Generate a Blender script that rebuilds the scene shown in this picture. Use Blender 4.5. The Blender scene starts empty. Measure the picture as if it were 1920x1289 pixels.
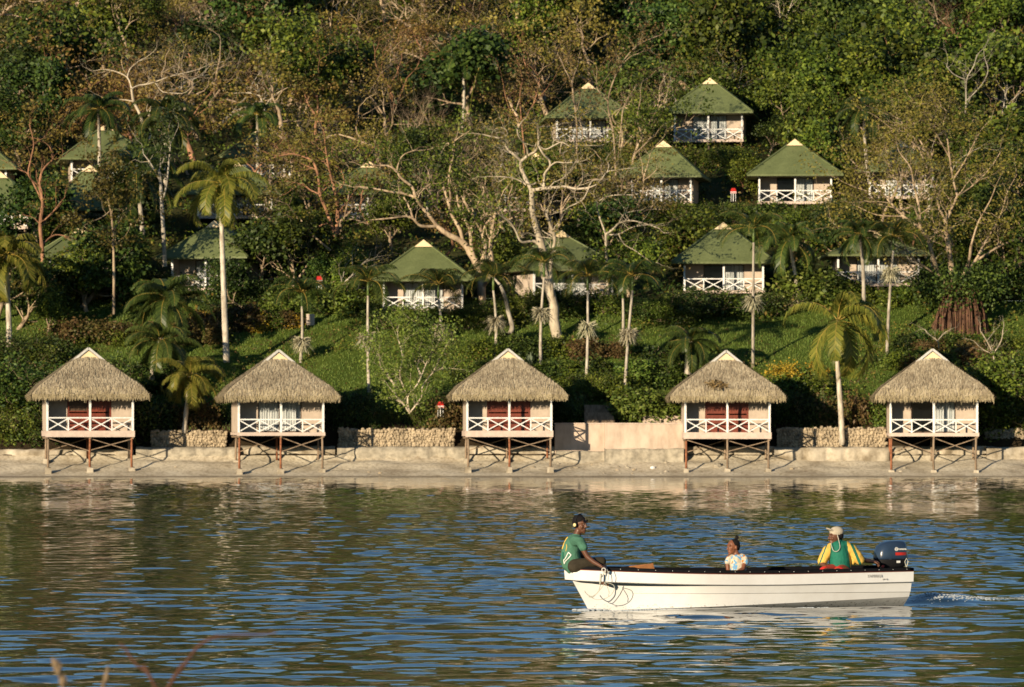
import bpy, bmesh, math, random
import numpy as np
from mathutils import Vector, Matrix, noise
R = math.radians
S = bpy.context.scene
COL = S.collection
# ---------------------------------------------------------------- camera, world, sun, exposure
F = 8000.0; CH = 2.75; YH = 804.0            # focal length in photo pixels, camera height, horizon row
cd = bpy.data.cameras.new('camera'); cam = bpy.data.objects.new('camera', cd); COL.objects.link(cam)
cam.location = (0, 0, CH); cam.rotation_euler = (R(90), 0, 0)
cd.sensor_width = 36; cd.lens = F*36/1920; cd.shift_y = (YH-644.5)/1920
cd.clip_start = 0.5; cd.clip_end = 4000
cd.dof.use_dof = True; cd.dof.focus_distance = 68; cd.dof.aperture_fstop = 6.3
S.camera = cam
SUN_EL = R(11); SUN_AZ = R(33)               # elevation; angle left of straight behind the camera
w = bpy.data.worlds.new('World'); S.world = w; w.use_nodes = True
nt = w.node_tree; nt.nodes.clear()
sky = nt.nodes.new('ShaderNodeTexSky'); sky.sky_type = 'NISHITA'; sky.sun_disc = False
sky.sun_elevation = SUN_EL; sky.sun_rotation = R(180)+SUN_AZ
sky.air_density = 1.0; sky.dust_density = 0.0; sky.ozone_density = 3.2
bg = nt.nodes.new('ShaderNodeBackground'); bg.inputs[1].default_value = 0.078
wo = nt.nodes.new('ShaderNodeOutputWorld')
nt.links.new(sky.outputs[0], bg.inputs[0]); nt.links.new(bg.outputs[0], wo.inputs[0])
ld = bpy.data.lights.new('sun', 'SUN'); ld.energy = 5.0; ld.angle = R(0.6); ld.color = (1.0, 0.82, 0.57)
sun = bpy.data.objects.new('sun', ld); COL.objects.link(sun)
_dir = Vector((math.sin(SUN_AZ)*math.cos(SUN_EL), math.cos(SUN_AZ)*math.cos(SUN_EL), -math.sin(SUN_EL)))
sun.rotation_euler = _dir.to_track_quat('-Z', 'Y').to_euler(); sun.location = (-60, -60, 60)
S.view_settings.view_transform = 'Standard'; S.view_settings.look = 'None'
S.view_settings.exposure = 0.58; S.view_settings.gamma = 1.0
S.render.engine = 'CYCLES'
S.cycles.use_denoising = True; S.cycles.max_bounces = 7; S.cycles.diffuse_bounces = 1
S.cycles.glossy_bounces = 4; S.cycles.transmission_bounces = 4; S.cycles.transparent_max_bounces = 8
S.cycles.caustics_reflective = False; S.cycles.caustics_refractive = False

# ---------------------------------------------------------------- helpers
def at(px, py, D): return Vector(((px-960)*D/F, D, CH+(YH-py)*D/F))
_P = [(150,-9),(200,-6),(232,-1.6),(241.8,0),(243.4,.3),(246.0,.95),(246.3,1.2),(247.8,1.75),(249,3.0),(251,3.9),(264,9.2),(268,10.8),
      (287,17.3),(307,22.7),(330,30),(350,38),(370,46),(420,62),(480,66),(620,40)]
_PX = [p[0] for p in _P]; _PY = [p[1] for p in _P]
def gz(x, D):
    z = float(np.interp(D, _PX, _PY))
    if D > 249:
        k = min(1, (D-249)/14)
        z += k*(0.55*noise.noise(Vector((x*.09, D*.09, 3.1))) + .9*noise.noise(Vector((x*.03, D*.02, 7.7)))*min(1, (D-249)/40))
    elif D < 246.3:
        z += .12*noise.noise(Vector((x*.12, D*.2, 1.3))) + .04*noise.noise(Vector((x*.7, D*.9, 1.3))) + .15*max(0, min(1, (D-243.4)/1.2))*noise.noise(Vector((x*.55, D*.9, 4.3)))
    return z
def hit(px, py, d0=236, d1=460):
    """where the view through a pixel meets the land"""
    D = d0
    while D < d1:
        p = at(px, py, D)
        if p.z <= gz(p.x, D): return p
        D += .25
    return at(px, py, d1)
def link(name, me, parent=None, loc=None):
    o = bpy.data.objects.new(name, me); COL.objects.link(o)
    if parent is not None: o.parent = parent
    if loc is not None: o.location = loc
    return o
def tag(o, label=None, cat=None, group=None, kind=None):
    if label: o['label'] = label
    if cat: o['category'] = cat
    if group: o['group'] = group
    if kind: o['kind'] = kind
    return o
def empty(name, loc=(0,0,0), rz=0, **k):
    o = link(name, None, loc=loc); o.rotation_euler = (0, 0, rz); o.empty_display_size = .3
    return tag(o, **k)
class MB:
    def __init__(s): s.v = []; s.f = []; s.m = []
    def add(s, vs, fs, mi=0):
        n = len(s.v); s.v += [tuple(v) for v in vs]; s.f += [tuple(i+n for i in f) for f in fs]; s.m += [mi]*len(fs)
        return s
    def box(s, a, b, mi=0):
        (x0,y0,z0),(x1,y1,z1) = a, b
        return s.add([(x0,y0,z0),(x1,y0,z0),(x1,y1,z0),(x0,y1,z0),(x0,y0,z1),(x1,y0,z1),(x1,y1,z1),(x0,y1,z1)],
              [(0,3,2,1),(4,5,6,7),(0,1,5,4),(1,2,6,5),(2,3,7,6),(3,0,4,7)], mi)
    def bar(s, p, q, w, t, mi=0, up=(0,1,0)):
        p = Vector(p); q = Vector(q); d = (q-p).normalized(); u = Vector(up); sd = d.cross(u).normalized()*w/2; u2 = sd.cross(d).normalized()*t/2
        vs = [p-sd-u2, p+sd-u2, p+sd+u2, p-sd+u2, q-sd-u2, q+sd-u2, q+sd+u2, q-sd+u2]
        return s.add(vs, [(0,3,2,1),(4,5,6,7),(0,1,5,4),(1,2,6,5),(2,3,7,6),(3,0,4,7)], mi)
    def tube(s, pts, rad, n=6, mi=0, cap=True):
        pts = [Vector(p) for p in pts]; k = len(pts)
        if isinstance(rad, (int, float)): rad = [rad]*k
        b = len(s.v); ref = None
        for i, p in enumerate(pts):
            d = (pts[min(i+1, k-1)]-pts[max(i-1, 0)])
            d = d.normalized() if d.length > 1e-9 else Vector((0,0,1))
            if ref is None: ref = d.orthogonal().normalized()
            ref = (ref-d*ref.dot(d)); ref = ref.normalized() if ref.length > 1e-6 else d.orthogonal().normalized()
            bi = d.cross(ref)
            for j in range(n):
                a = 2*math.pi*j/n; q = p+(ref*math.cos(a)+bi*math.sin(a))*rad[i]; s.v.append(tuple(q))
        for i in range(k-1):
            for j in range(n):
                j2 = (j+1) % n; s.f.append((b+i*n+j, b+i*n+j2, b+(i+1)*n+j2, b+(i+1)*n+j)); s.m.append(mi)
        if cap and n > 2:
            s.f.append(tuple(b+j for j in reversed(range(n)))); s.m.append(mi)
            s.f.append(tuple(b+(k-1)*n+j for j in range(n))); s.m.append(mi)
        return s
    def ball(s, c, r, mi=0, nu=10, nv=7, M=None):
        if isinstance(r, (int, float)): r = (r, r, r)
        c = Vector(c); vs = []
        for i in range(nv+1):
            th = math.pi*i/nv
            for j in range(nu):
                ph = 2*math.pi*j/nu
                q = Vector((r[0]*math.sin(th)*math.cos(ph), r[1]*math.sin(th)*math.sin(ph), r[2]*math.cos(th)))
                if M is not None: q = M @ q
                vs.append(c+q)
        fs = []
        for i in range(nv):
            for j in range(nu):
                j2 = (j+1) % nu; fs.append((i*nu+j, (i+1)*nu+j, (i+1)*nu+j2, i*nu+j2))
        return s.add(vs, fs, mi)
    def build(s, name, mats, parent=None, smooth=False, loc=None):
        me = bpy.data.meshes.new(name); me.from_pydata(s.v, [], s.f)
        for m in (mats if isinstance(mats, (list, tuple)) else [mats]): me.materials.append(m)
        if any(s.m): me.polygons.foreach_set('material_index', s.m)
        if smooth: me.polygons.foreach_set('use_smooth', [True]*len(s.f))
        me.update()
        return link(name, me, parent, loc)
def npmesh(name, V, Q, mats, mi=None, smooth=False):
    """mesh from numpy vertices and quads"""
    V = np.asarray(V, dtype=np.float32); Q = np.asarray(Q, dtype=np.int32)
    me = bpy.data.meshes.new(name); me.vertices.add(len(V)); me.vertices.foreach_set('co', V.ravel())
    k = Q.shape[1]; me.loops.add(Q.size); me.loops.foreach_set('vertex_index', Q.ravel())
    me.polygons.add(len(Q)); me.polygons.foreach_set('loop_start', np.arange(len(Q), dtype=np.int32)*k)
    try: me.polygons.foreach_set('loop_total', np.full(len(Q), k, dtype=np.int32))
    except Exception: pass
    for m in (mats if isinstance(mats, (list, tuple)) else [mats]): me.materials.append(m)
    if mi is not None: me.polygons.foreach_set('material_index', np.asarray(mi, dtype=np.int32))
    if smooth: me.polygons.foreach_set('use_smooth', np.ones(len(Q), dtype=bool))
    me.update(calc_edges=True); me.validate()
    return me
def gridsheet(name, xs, ys, zf, mats, smooth=True):
    nx, ny = len(xs), len(ys)
    V = np.array([(x, y, zf(x, y)) for y in ys for x in xs], dtype=np.float32)
    i = np.arange(nx-1)[None, :]+np.arange(ny-1)[:, None]*nx
    Q = np.stack([i, i+1, i+1+nx, i+nx], -1).reshape(-1, 4)
    return link(name, npmesh(name, V, Q, mats, smooth=smooth))

# ---------------------------------------------------------------- materials
def base_mat(name, rough=.7, spec=.3):
    m = bpy.data.materials.new(name); m.use_nodes = True
    p = m.node_tree.nodes['Principled BSDF']; p.inputs['Roughness'].default_value = rough
    p.inputs['Specular IOR Level'].default_value = spec
    return m, m.node_tree, p
def C4(c): return (c[0], c[1], c[2], 1)
def mixc(nt, fac, a, b, mode='MIX'):
    n = nt.nodes.new('ShaderNodeMix'); n.data_type = 'RGBA'; n.blend_type = mode
    for s, v in ((n.inputs[0], fac), (n.inputs[6], a), (n.inputs[7], b)):
        if isinstance(v, (int, float)): s.default_value = v
        elif isinstance(v, tuple): s.default_value = C4(v)
        else: nt.links.new(v, s)
    return n.outputs[2]
def noisen(nt, scale, detail=4, vec=None, rough=.6, dist=0.0):
    n = nt.nodes.new('ShaderNodeTexNoise'); n.inputs['Scale'].default_value = scale
    n.inputs['Detail'].default_value = detail; n.inputs['Roughness'].default_value = rough; n.inputs['Distortion'].default_value = dist
    if vec is not None: nt.links.new(vec, n.inputs['Vector'])
    return n.outputs['Fac']
def ramp(nt, x, stops):
    n = nt.nodes.new('ShaderNodeValToRGB'); nt.links.new(x, n.inputs[0]); e = n.color_ramp.elements
    while len(e) < len(stops): e.new(.5)
    for k, (p, c) in enumerate(stops):
        e[k].position = p; e[k].color = C4(c) if isinstance(c, tuple) else (c, c, c, 1)
    return n.outputs[0]
def objco(nt, scale=None, world=False):
    if world:
        g = nt.nodes.new('ShaderNodeNewGeometry'); v = g.outputs['Position']
    else:
        t = nt.nodes.new('ShaderNodeTexCoord'); v = t.outputs['Object']
    if scale is None: return v
    m = nt.nodes.new('ShaderNodeMapping'); m.inputs['Scale'].default_value = scale; nt.links.new(v, m.inputs['Vector'])
    return m.outputs[0]
def bump(nt, p, h, strength=.3, dist=.05):
    b = nt.nodes.new('ShaderNodeBump'); b.inputs['Strength'].default_value = strength; b.inputs['Distance'].default_value = dist
    nt.links.new(h, b.inputs['Height']); nt.links.new(b.outputs[0], p.inputs['Normal'])
def plain(name, c, rough=.6, spec=.3, var=.25, scale=3, metallic=0, bumpk=0, stretch=None, dark=None, world=False):
    m, nt, p = base_mat(name, rough, spec); v = objco(nt, stretch or (1,1,1), world)
    n = noisen(nt, scale, 6, v, .65)
    lo = dark or tuple(x*(1-var) for x in c); hi = tuple(min(1, x*(1+var*.4)) for x in c)
    nt.links.new(ramp(nt, n, [(.35, lo), (.62, hi)]), p.inputs['Base Color'])
    p.inputs['Metallic'].default_value = metallic
    if bumpk: bump(nt, p, n, bumpk, .05)
    return m
def leafmat(name, cols, objvar=.5, trans=.09, rough=.55):
    """foliage: each leaf and each plant gets its own place between the given colours"""
    m, nt, p = base_mat(name, rough, .25)
    g = nt.nodes.new('ShaderNodeNewGeometry'); oi = nt.nodes.new('ShaderNodeObjectInfo')
    n = len(cols); isl = ramp(nt, g.outputs['Random Per Island'], [(i/(max(1, n-1)), c) for i, c in enumerate(cols)])
    hs = nt.nodes.new('ShaderNodeHueSaturation'); nt.links.new(isl, hs.inputs['Color'])
    mr = nt.nodes.new('ShaderNodeMapRange'); mr.inputs[3].default_value = 1-objvar; mr.inputs[4].default_value = 1+objvar*.6
    nt.links.new(oi.outputs['Random'], mr.inputs[0]); nt.links.new(mr.outputs[0], hs.inputs['Value'])
    mh = nt.nodes.new('ShaderNodeMath'); mh.operation = 'MULTIPLY'; mh.inputs[1].default_value = 7.31; nt.links.new(oi.outputs['Random'], mh.inputs[0])
    fr = nt.nodes.new('ShaderNodeMath'); fr.operation = 'FRACT'; nt.links.new(mh.outputs[0], fr.inputs[0])
    m2 = nt.nodes.new('ShaderNodeMapRange'); m2.inputs[3].default_value = .485; m2.inputs[4].default_value = .515
    nt.links.new(fr.outputs[0], m2.inputs[0]); nt.links.new(m2.outputs[0], hs.inputs['Hue'])
    nt.links.new(hs.outputs[0], p.inputs['Base Color'])
    tr = nt.nodes.new('ShaderNodeBsdfTranslucent'); nt.links.new(hs.outputs[0], tr.inputs[0])
    ms = nt.nodes.new('ShaderNodeMixShader'); ms.inputs[0].default_value = trans
    o = nt.nodes['Material Output']; nt.links.new(p.outputs[0], ms.inputs[1]); nt.links.new(tr.outputs[0], ms.inputs[2]); nt.links.new(ms.outputs[0], o.inputs[0])
    return m
M = {}
M['white'] = plain('white_paint', (.80,.80,.80), .45, .4, .12, 6, dark=(.66,.64,.58))
M['beige'] = plain('beige_render', (.50,.41,.33), .8, .2, .18, 1.2)
M['pink'] = plain('pink_render', (.54,.43,.345), .85, .15, .14, .9, dark=(.38,.30,.235), stretch=(1.6,1,.6))
M['fascia'] = plain('fascia_paint', (.56,.45,.38), .7, .2, .15, 4)
M['cream'] = plain('cream_board', (.74,.58,.36), .6, .2, .08, 5)
M['grey'] = plain('grey_board', (.50,.49,.46), .6, .3, .2, 7)
M['wood'] = plain('weathered_wood', (.26,.19,.13), .85, .15, .5, 6, stretch=(1,1,.25))
M['rust'] = plain('rusty_steel', (.30,.12,.06), .8, .2, .5, 7)
M['concrete'] = plain('concrete', (.36,.32,.25), .9, .1, .35, 3, bumpk=.4)
M['redwood'] = plain('red_stained_wood', (.17,.035,.018), .45, .4, .35, 5, stretch=(1,1,.3))
M['darkframe'] = plain('dark_frame', (.09,.055,.035), .5, .3, .3, 8)
M['curtain'] = plain('curtain', (.78,.80,.79), .8, .1, .28, 3.2, stretch=(3.2,1,.12), dark=(.44,.48,.48))
M['interior'] = plain('dark_room', (.05,.042,.035), .8, .1, .3, 2)
M['black'] = plain('black_rubber', (.014,.014,.016), .75, .12, .2, 20)
M['red'] = plain('red_paint', (.55,.03,.02), .4, .4, .2, 9)
M['stone'] = plain('coral_stone', (.42,.34,.235), .95, .1, .5, 2.2, bumpk=.5, world=True)
# glass
m, nt, p = base_mat('window_glass', .04, .5); p.inputs['Base Color'].default_value = (.02,.025,.03,1)
tb = nt.nodes.new('ShaderNodeBsdfTransparent'); ms = nt.nodes.new('ShaderNodeMixShader'); ms.inputs[0].default_value = .88
o = nt.nodes['Material Output']; nt.links.new(p.outputs[0], ms.inputs[1]); nt.links.new(tb.outputs[0], ms.inputs[2]); nt.links.new(ms.outputs[0], o.inputs[0]); M['glass'] = m
# straw
def straw(name, cols):
    m, nt, p = base_mat(name, .9, .1); g = nt.nodes.new('ShaderNodeNewGeometry')
    c = ramp(nt, g.outputs['Random Per Island'], [(i/(len(cols)-1), c) for i, c in enumerate(cols)])
    n = noisen(nt, .9, 5, objco(nt)); c2 = mixc(nt, .55, c, ramp(nt, n, [(.35,(.42,.40,.38)),(.62,(1,1,1))]), 'MULTIPLY')
    nt.links.new(c2, p.inputs['Base Color']); return m
M['thatch'] = straw('palm_thatch', [(.23,.185,.125),(.34,.275,.185),(.43,.36,.245),(.54,.46,.32)])
M['fringe'] = straw('thatch_fringe', [(.30,.24,.145),(.42,.35,.215),(.53,.445,.285)])
# green roof sheet
m, nt, p = base_mat('green_roofing', .6, .25); v = objco(nt)
n = noisen(nt, .8, 6, v); c = ramp(nt, n, [(.3,(.110,.135,.052)),(.6,(.155,.185,.075)),(.8,(.20,.23,.10))])
n2 = noisen(nt, 9, 4, objco(nt, (1,1,.15))); c = mixc(nt, .6, c, ramp(nt, n2, [(.3,(.6,.6,.6)),(.7,(1,1,1))]), 'MULTIPLY')
nt.links.new(c, p.inputs['Base Color']); bump(nt, p, n2, .5, .04); M['greenroof'] = m
# foliage
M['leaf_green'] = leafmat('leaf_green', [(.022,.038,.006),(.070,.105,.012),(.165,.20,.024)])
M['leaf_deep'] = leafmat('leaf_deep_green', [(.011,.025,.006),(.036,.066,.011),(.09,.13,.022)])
M['leaf_olive'] = leafmat('leaf_olive', [(.055,.048,.010),(.13,.108,.020),(.23,.18,.038)])
M['leaf_brown'] = leafmat('leaf_brown', [(.075,.045,.013),(.17,.105,.026),(.25,.175,.045)], .4)
M['leaf_bright'] = leafmat('leaf_bright', [(.05,.085,.014),(.10,.155,.02),(.17,.21,.04)], .25)
M['leaf_yellow'] = leafmat('leaf_yellow', [(.30,.20,.02),(.5,.30,.03),(.16,.17,.03)], .2)
M['leaf_rust'] = leafmat('leaf_rust', [(.075,.048,.018),(.125,.085,.03),(.06,.065,.018)], .3)
M['palm'] = leafmat('palm_leaf', [(.026,.046,.012),(.052,.084,.018),(.09,.12,.026)], .35, .25, .4)
M['palm_gold'] = leafmat('palm_leaf_golden', [(.08,.10,.016),(.17,.175,.028),(.28,.24,.045)], .2, .3, .4)
M['rachis'] = plain('palm_stem', (.34,.24,.05), .5, .3, .3, 5)
M['crownshaft'] = plain('palm_crownshaft', (.12,.18,.05), .4, .4, .3, 4)
M['inflor'] = leafmat('palm_flowers', [(.36,.33,.20),(.50,.46,.30),(.62,.58,.42)], .15, .2)
M['coconut'] = plain('coconut', (.50,.24,.04), .5, .3, .3, 6)
def barkmat(name, a, b, sc=3.0):
    m, nt, p = base_mat(name, .85, .15); n = noisen(nt, sc, 6, objco(nt, (1,1,.35), True), .7)
    oi = nt.nodes.new('ShaderNodeObjectInfo'); c = ramp(nt, n, [(.34, a), (.6, b)])
    mr = nt.nodes.new('ShaderNodeMapRange'); mr.inputs[3].default_value = .75; mr.inputs[4].default_value = 1.15; nt.links.new(oi.outputs['Random'], mr.inputs[0])
    hs = nt.nodes.new('ShaderNodeHueSaturation'); nt.links.new(c, hs.inputs['Color']); nt.links.new(mr.outputs[0], hs.inputs['Value'])
    nt.links.new(hs.outputs[0], p.inputs['Base Color']); bump(nt, p, n, .5, .05); return m
M['bark'] = barkmat('bark_tan', (.19,.13,.085), (.50,.385,.26))
M['bark_red'] = barkmat('bark_reddish', (.13,.065,.04), (.38,.20,.115))
M['bark_pale'] = barkmat('bark_pale', (.28,.23,.16), (.62,.53,.40), 2.0)
M['bark_grey'] = barkmat('bark_grey', (.20,.17,.13), (.48,.43,.35))
M['root'] = barkmat('root_brown', (.028,.015,.010), (.135,.072,.045), 4)
M['palmtrunk'] = barkmat('palm_trunk', (.24,.20,.15), (.55,.49,.40), 5)
# ---------------------------------------------------------------- land
def landmat(name, kind):
    m, nt, p = base_mat(name, .95, .08); v = objco(nt, None, True)
    if kind == 'beach':
        n = noisen(nt, .5, 7, v, .65); c = ramp(nt, n, [(.3,(.34,.28,.20)),(.5,(.56,.49,.37)),(.7,(.68,.61,.48))])
        n2 = noisen(nt, 5, 5, v); c = mixc(nt, .5, c, ramp(nt, n2, [(.36,(.4,.36,.3)),(.52,(1,1,1))]), 'MULTIPLY')
        sp = nt.nodes.new('ShaderNodeSeparateXYZ'); nt.links.new(v, sp.inputs[0])
        mr = nt.nodes.new('ShaderNodeMapRange'); mr.inputs[1].default_value = .02; mr.inputs[2].default_value = .10; nt.links.new(sp.outputs[2], mr.inputs[0])
        c = mixc(nt, mr.outputs[0], (.22,.18,.125), c)             # sand the tide keeps wet
        bump(nt, p, n2, .6, .08)
    elif kind == 'garden':
        n = noisen(nt, .35, 6, v, .6); g = ramp(nt, n, [(.25,(.042,.068,.012)),(.5,(.078,.118,.018)),(.75,(.115,.155,.028))])
        n2 = noisen(nt, 1.1, 6, v, .7, .6); c = mixc(nt, ramp(nt, n2, [(.56,0.0),(.70,1.0)]), g, (.10,.065,.03))
        sy = nt.nodes.new('ShaderNodeSeparateXYZ'); nt.links.new(v, sy.inputs[0]); my = nt.nodes.new('ShaderNodeMapRange'); my.inputs[1].default_value = 249.2; my.inputs[2].default_value = 250.2; nt.links.new(sy.outputs[1], my.inputs[0])
        c = mixc(nt, my.outputs[0], (.045,.032,.018), c)            # bare soil behind the walls, coloured darker for the shade under the huts
        n3 = noisen(nt, 12, 4, v); c = mixc(nt, .5, c, ramp(nt, n3, [(.3,(.5,.5,.5)),(.65,(1,1,1))]), 'MULTIPLY'); bump(nt, p, n3, .8, .1)
    else:
        n = noisen(nt, .4, 7, v, .7); c = ramp(nt, n, [(.3,(.018,.026,.008)),(.5,(.045,.050,.016)),(.72,(.085,.065,.03))])
        bump(nt, p, n, .9, .4)
    nt.links.new(c, p.inputs['Base Color']); return m
def rng_(a, b, s): return list(np.arange(a, b+1e-6, s))
XS = rng_(-90, 90, 1.0); XF = rng_(-48, 48, .4)
tag(gridsheet('beach', [-90,-70]+XF+[70,90], rng_(180, 236, 8)+rng_(237, 246.2, .3)+[246.3], gz, landmat('sand', 'beach')), kind='structure')
tag(gridsheet('garden_ground', XS, [246.3,246.8,247.3,247.8,248.4]+rng_(249, 268.2, .8), gz, landmat('lawn_ground', 'garden')), kind='structure')
tag(gridsheet('hillside', rng_(-220, 220, 2.5), rng_(268.2, 480, 2.2)+[520,620], lambda x, y: gz(x, y)-(max(0, abs(x)-130)*.25), landmat('forest_floor', 'forest')), kind='structure')

M['rock'] = plain('beach_rock', (.42,.37,.29), .95, .1, .5, 1.1, bumpk=.8, dark=(.20,.165,.115), world=True)
# ---------------------------------------------------------------- boat placement (needed by the water)
BOW = Vector((.86, 64.6, 0)); STERN = Vector((5.95, 67.0, 0)); BD = (BOW-STERN).normalized(); BL = (BOW-STERN).length
BP = Vector((-BD.y, BD.x, 0))
if BP.y > 0: BP = -BP                                     # BP: sideways, towards the camera
# ---------------------------------------------------------------- water
def wave_field():
    r = np.random.RandomState(5); comps = []
    for i in range(72):
        lam = .26*(9.0**(i/71)); th = r.normal(0, .62)+math.pi/2+.15; k = 2*math.pi/lam
        amp = .0031*lam**.95*(.6+.8*r.rand()); comps.append((k*math.cos(th), k*math.sin(th), r.rand()*6.28, amp))
    return comps
def water_z(X, Y, comps):
    Z = np.zeros_like(X)
    for kx, ky, ph, a in comps: Z += a*np.sin(kx*X+ky*Y+ph)
    Z *= np.clip(.55+.45*np.sin(X*.10+Y*.045+1.3*np.sin(Y*.04))*np.cos(Y*.03-X*.05), .22, 1.1)
    Z *= np.maximum(np.clip(1.12-(Y-60)/320.0, .45, 1.0), np.clip((Y-205)/30, 0, 1)*.85)
    dx = X-STERN.x; dy = Y-STERN.y; u = dx*BD.x+dy*BD.y; s = dx*BP.x+dy*BP.y      # u forward from the stern, s sideways
    aft = np.clip(-u, 0, 40); wk = np.clip(aft/1.5, 0, 1)*np.exp(-aft/14)
    for sg in (1, -1):
        c = sg*(.35+aft*.20); Z += .085*wk*np.exp(-((s-c)/.34)**2)*(1+.3*np.sin(u*2.7+s*3))
    Z += .13*np.clip(aft/.8, 0, 1)*np.exp(-aft/16)*np.exp(-((s+.15-.12*np.sin(aft*1.1))/.42)**2)*(.8+.3*np.sin(aft*2.3)); Z -= .035*wk*np.exp(-((s-.8)/.4)**2)
    ub = BL-u; bb = np.clip((ub-.3)/1.0, 0, 1)*np.exp(-np.clip(ub, 0, 40)/7)
    for sg in (1, -1):
        c = sg*(.62+np.clip(ub-.3, 0, 40)*.26); Z += .045*bb*np.exp(-((s-c)/.26)**2)
    return Z
m, nt, p = base_mat('sea_water', .03, .5); p.inputs['IOR'].default_value = 1.6
v = objco(nt, (1,1,1), True)
nn = noisen(nt, 3.2, 3, v, .5); nn2 = noisen(nt, .8, 3, objco(nt, (1,.8,1), True), .5)
sp = nt.nodes.new('ShaderNodeSeparateXYZ'); nt.links.new(v, sp.inputs[0])
mr = nt.nodes.new('ShaderNodeMapRange'); mr.inputs[1].default_value = 60; mr.inputs[2].default_value = 238; mr.inputs[3].default_value = .06; mr.inputs[4].default_value = .02; nt.links.new(sp.outputs[1], mr.inputs[0])
b = nt.nodes.new('ShaderNodeBump'); b.inputs['Distance'].default_value = .05; nt.links.new(mr.outputs[0], b.inputs['Strength']); nt.links.new(nn, b.inputs['Height'])
nt.links.new(b.outputs[0], p.inputs['Normal'])
dp = nt.nodes.new('ShaderNodeMapRange'); dp.inputs[1].default_value = 237; dp.inputs[2].default_value = 241.5; nt.links.new(sp.outputs[1], dp.inputs[0])
nt.links.new(mixc(nt, dp.outputs[0], (.010,.022,.022), (.07,.06,.035)), p.inputs['Base Color'])   # deep water, then sand seen through the shallows
M['water'] = m
ys = [40.0]
while ys[-1] < 243.5: ys.append(ys[-1]+max(.075, .0011*ys[-1]))
ys = np.array(ys); xs = np.linspace(-33, 33, 560)
X, Y = np.meshgrid(xs, ys); Z = water_z(X, Y, wave_field())
i = np.arange(len(xs)-1)[None, :]+np.arange(len(ys)-1)[:, None]*len(xs)
wm = npmesh('water', np.stack([X, Y, Z], -1).reshape(-1, 3), np.stack([i, i+1, i+1+len(xs), i+len(xs)], -1).reshape(-1, 4), M['water'], smooth=True)
tag(link('water', wm), kind='structure')
tag(gridsheet('open_water', [-400,-60,-33], [-300,0,40,80,120,160,200,244], lambda x, y: 0, M['water']), kind='structure')
tag(gridsheet('open_water', [33,60,400], [-300,0,40,80,120,160,200,244], lambda x, y: 0, M['water']), kind='structure')
tag(gridsheet('near_water', [-33,0,33], [-300,-100,0,40], lambda x, y: 0, M['water']), kind='structure')

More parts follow.
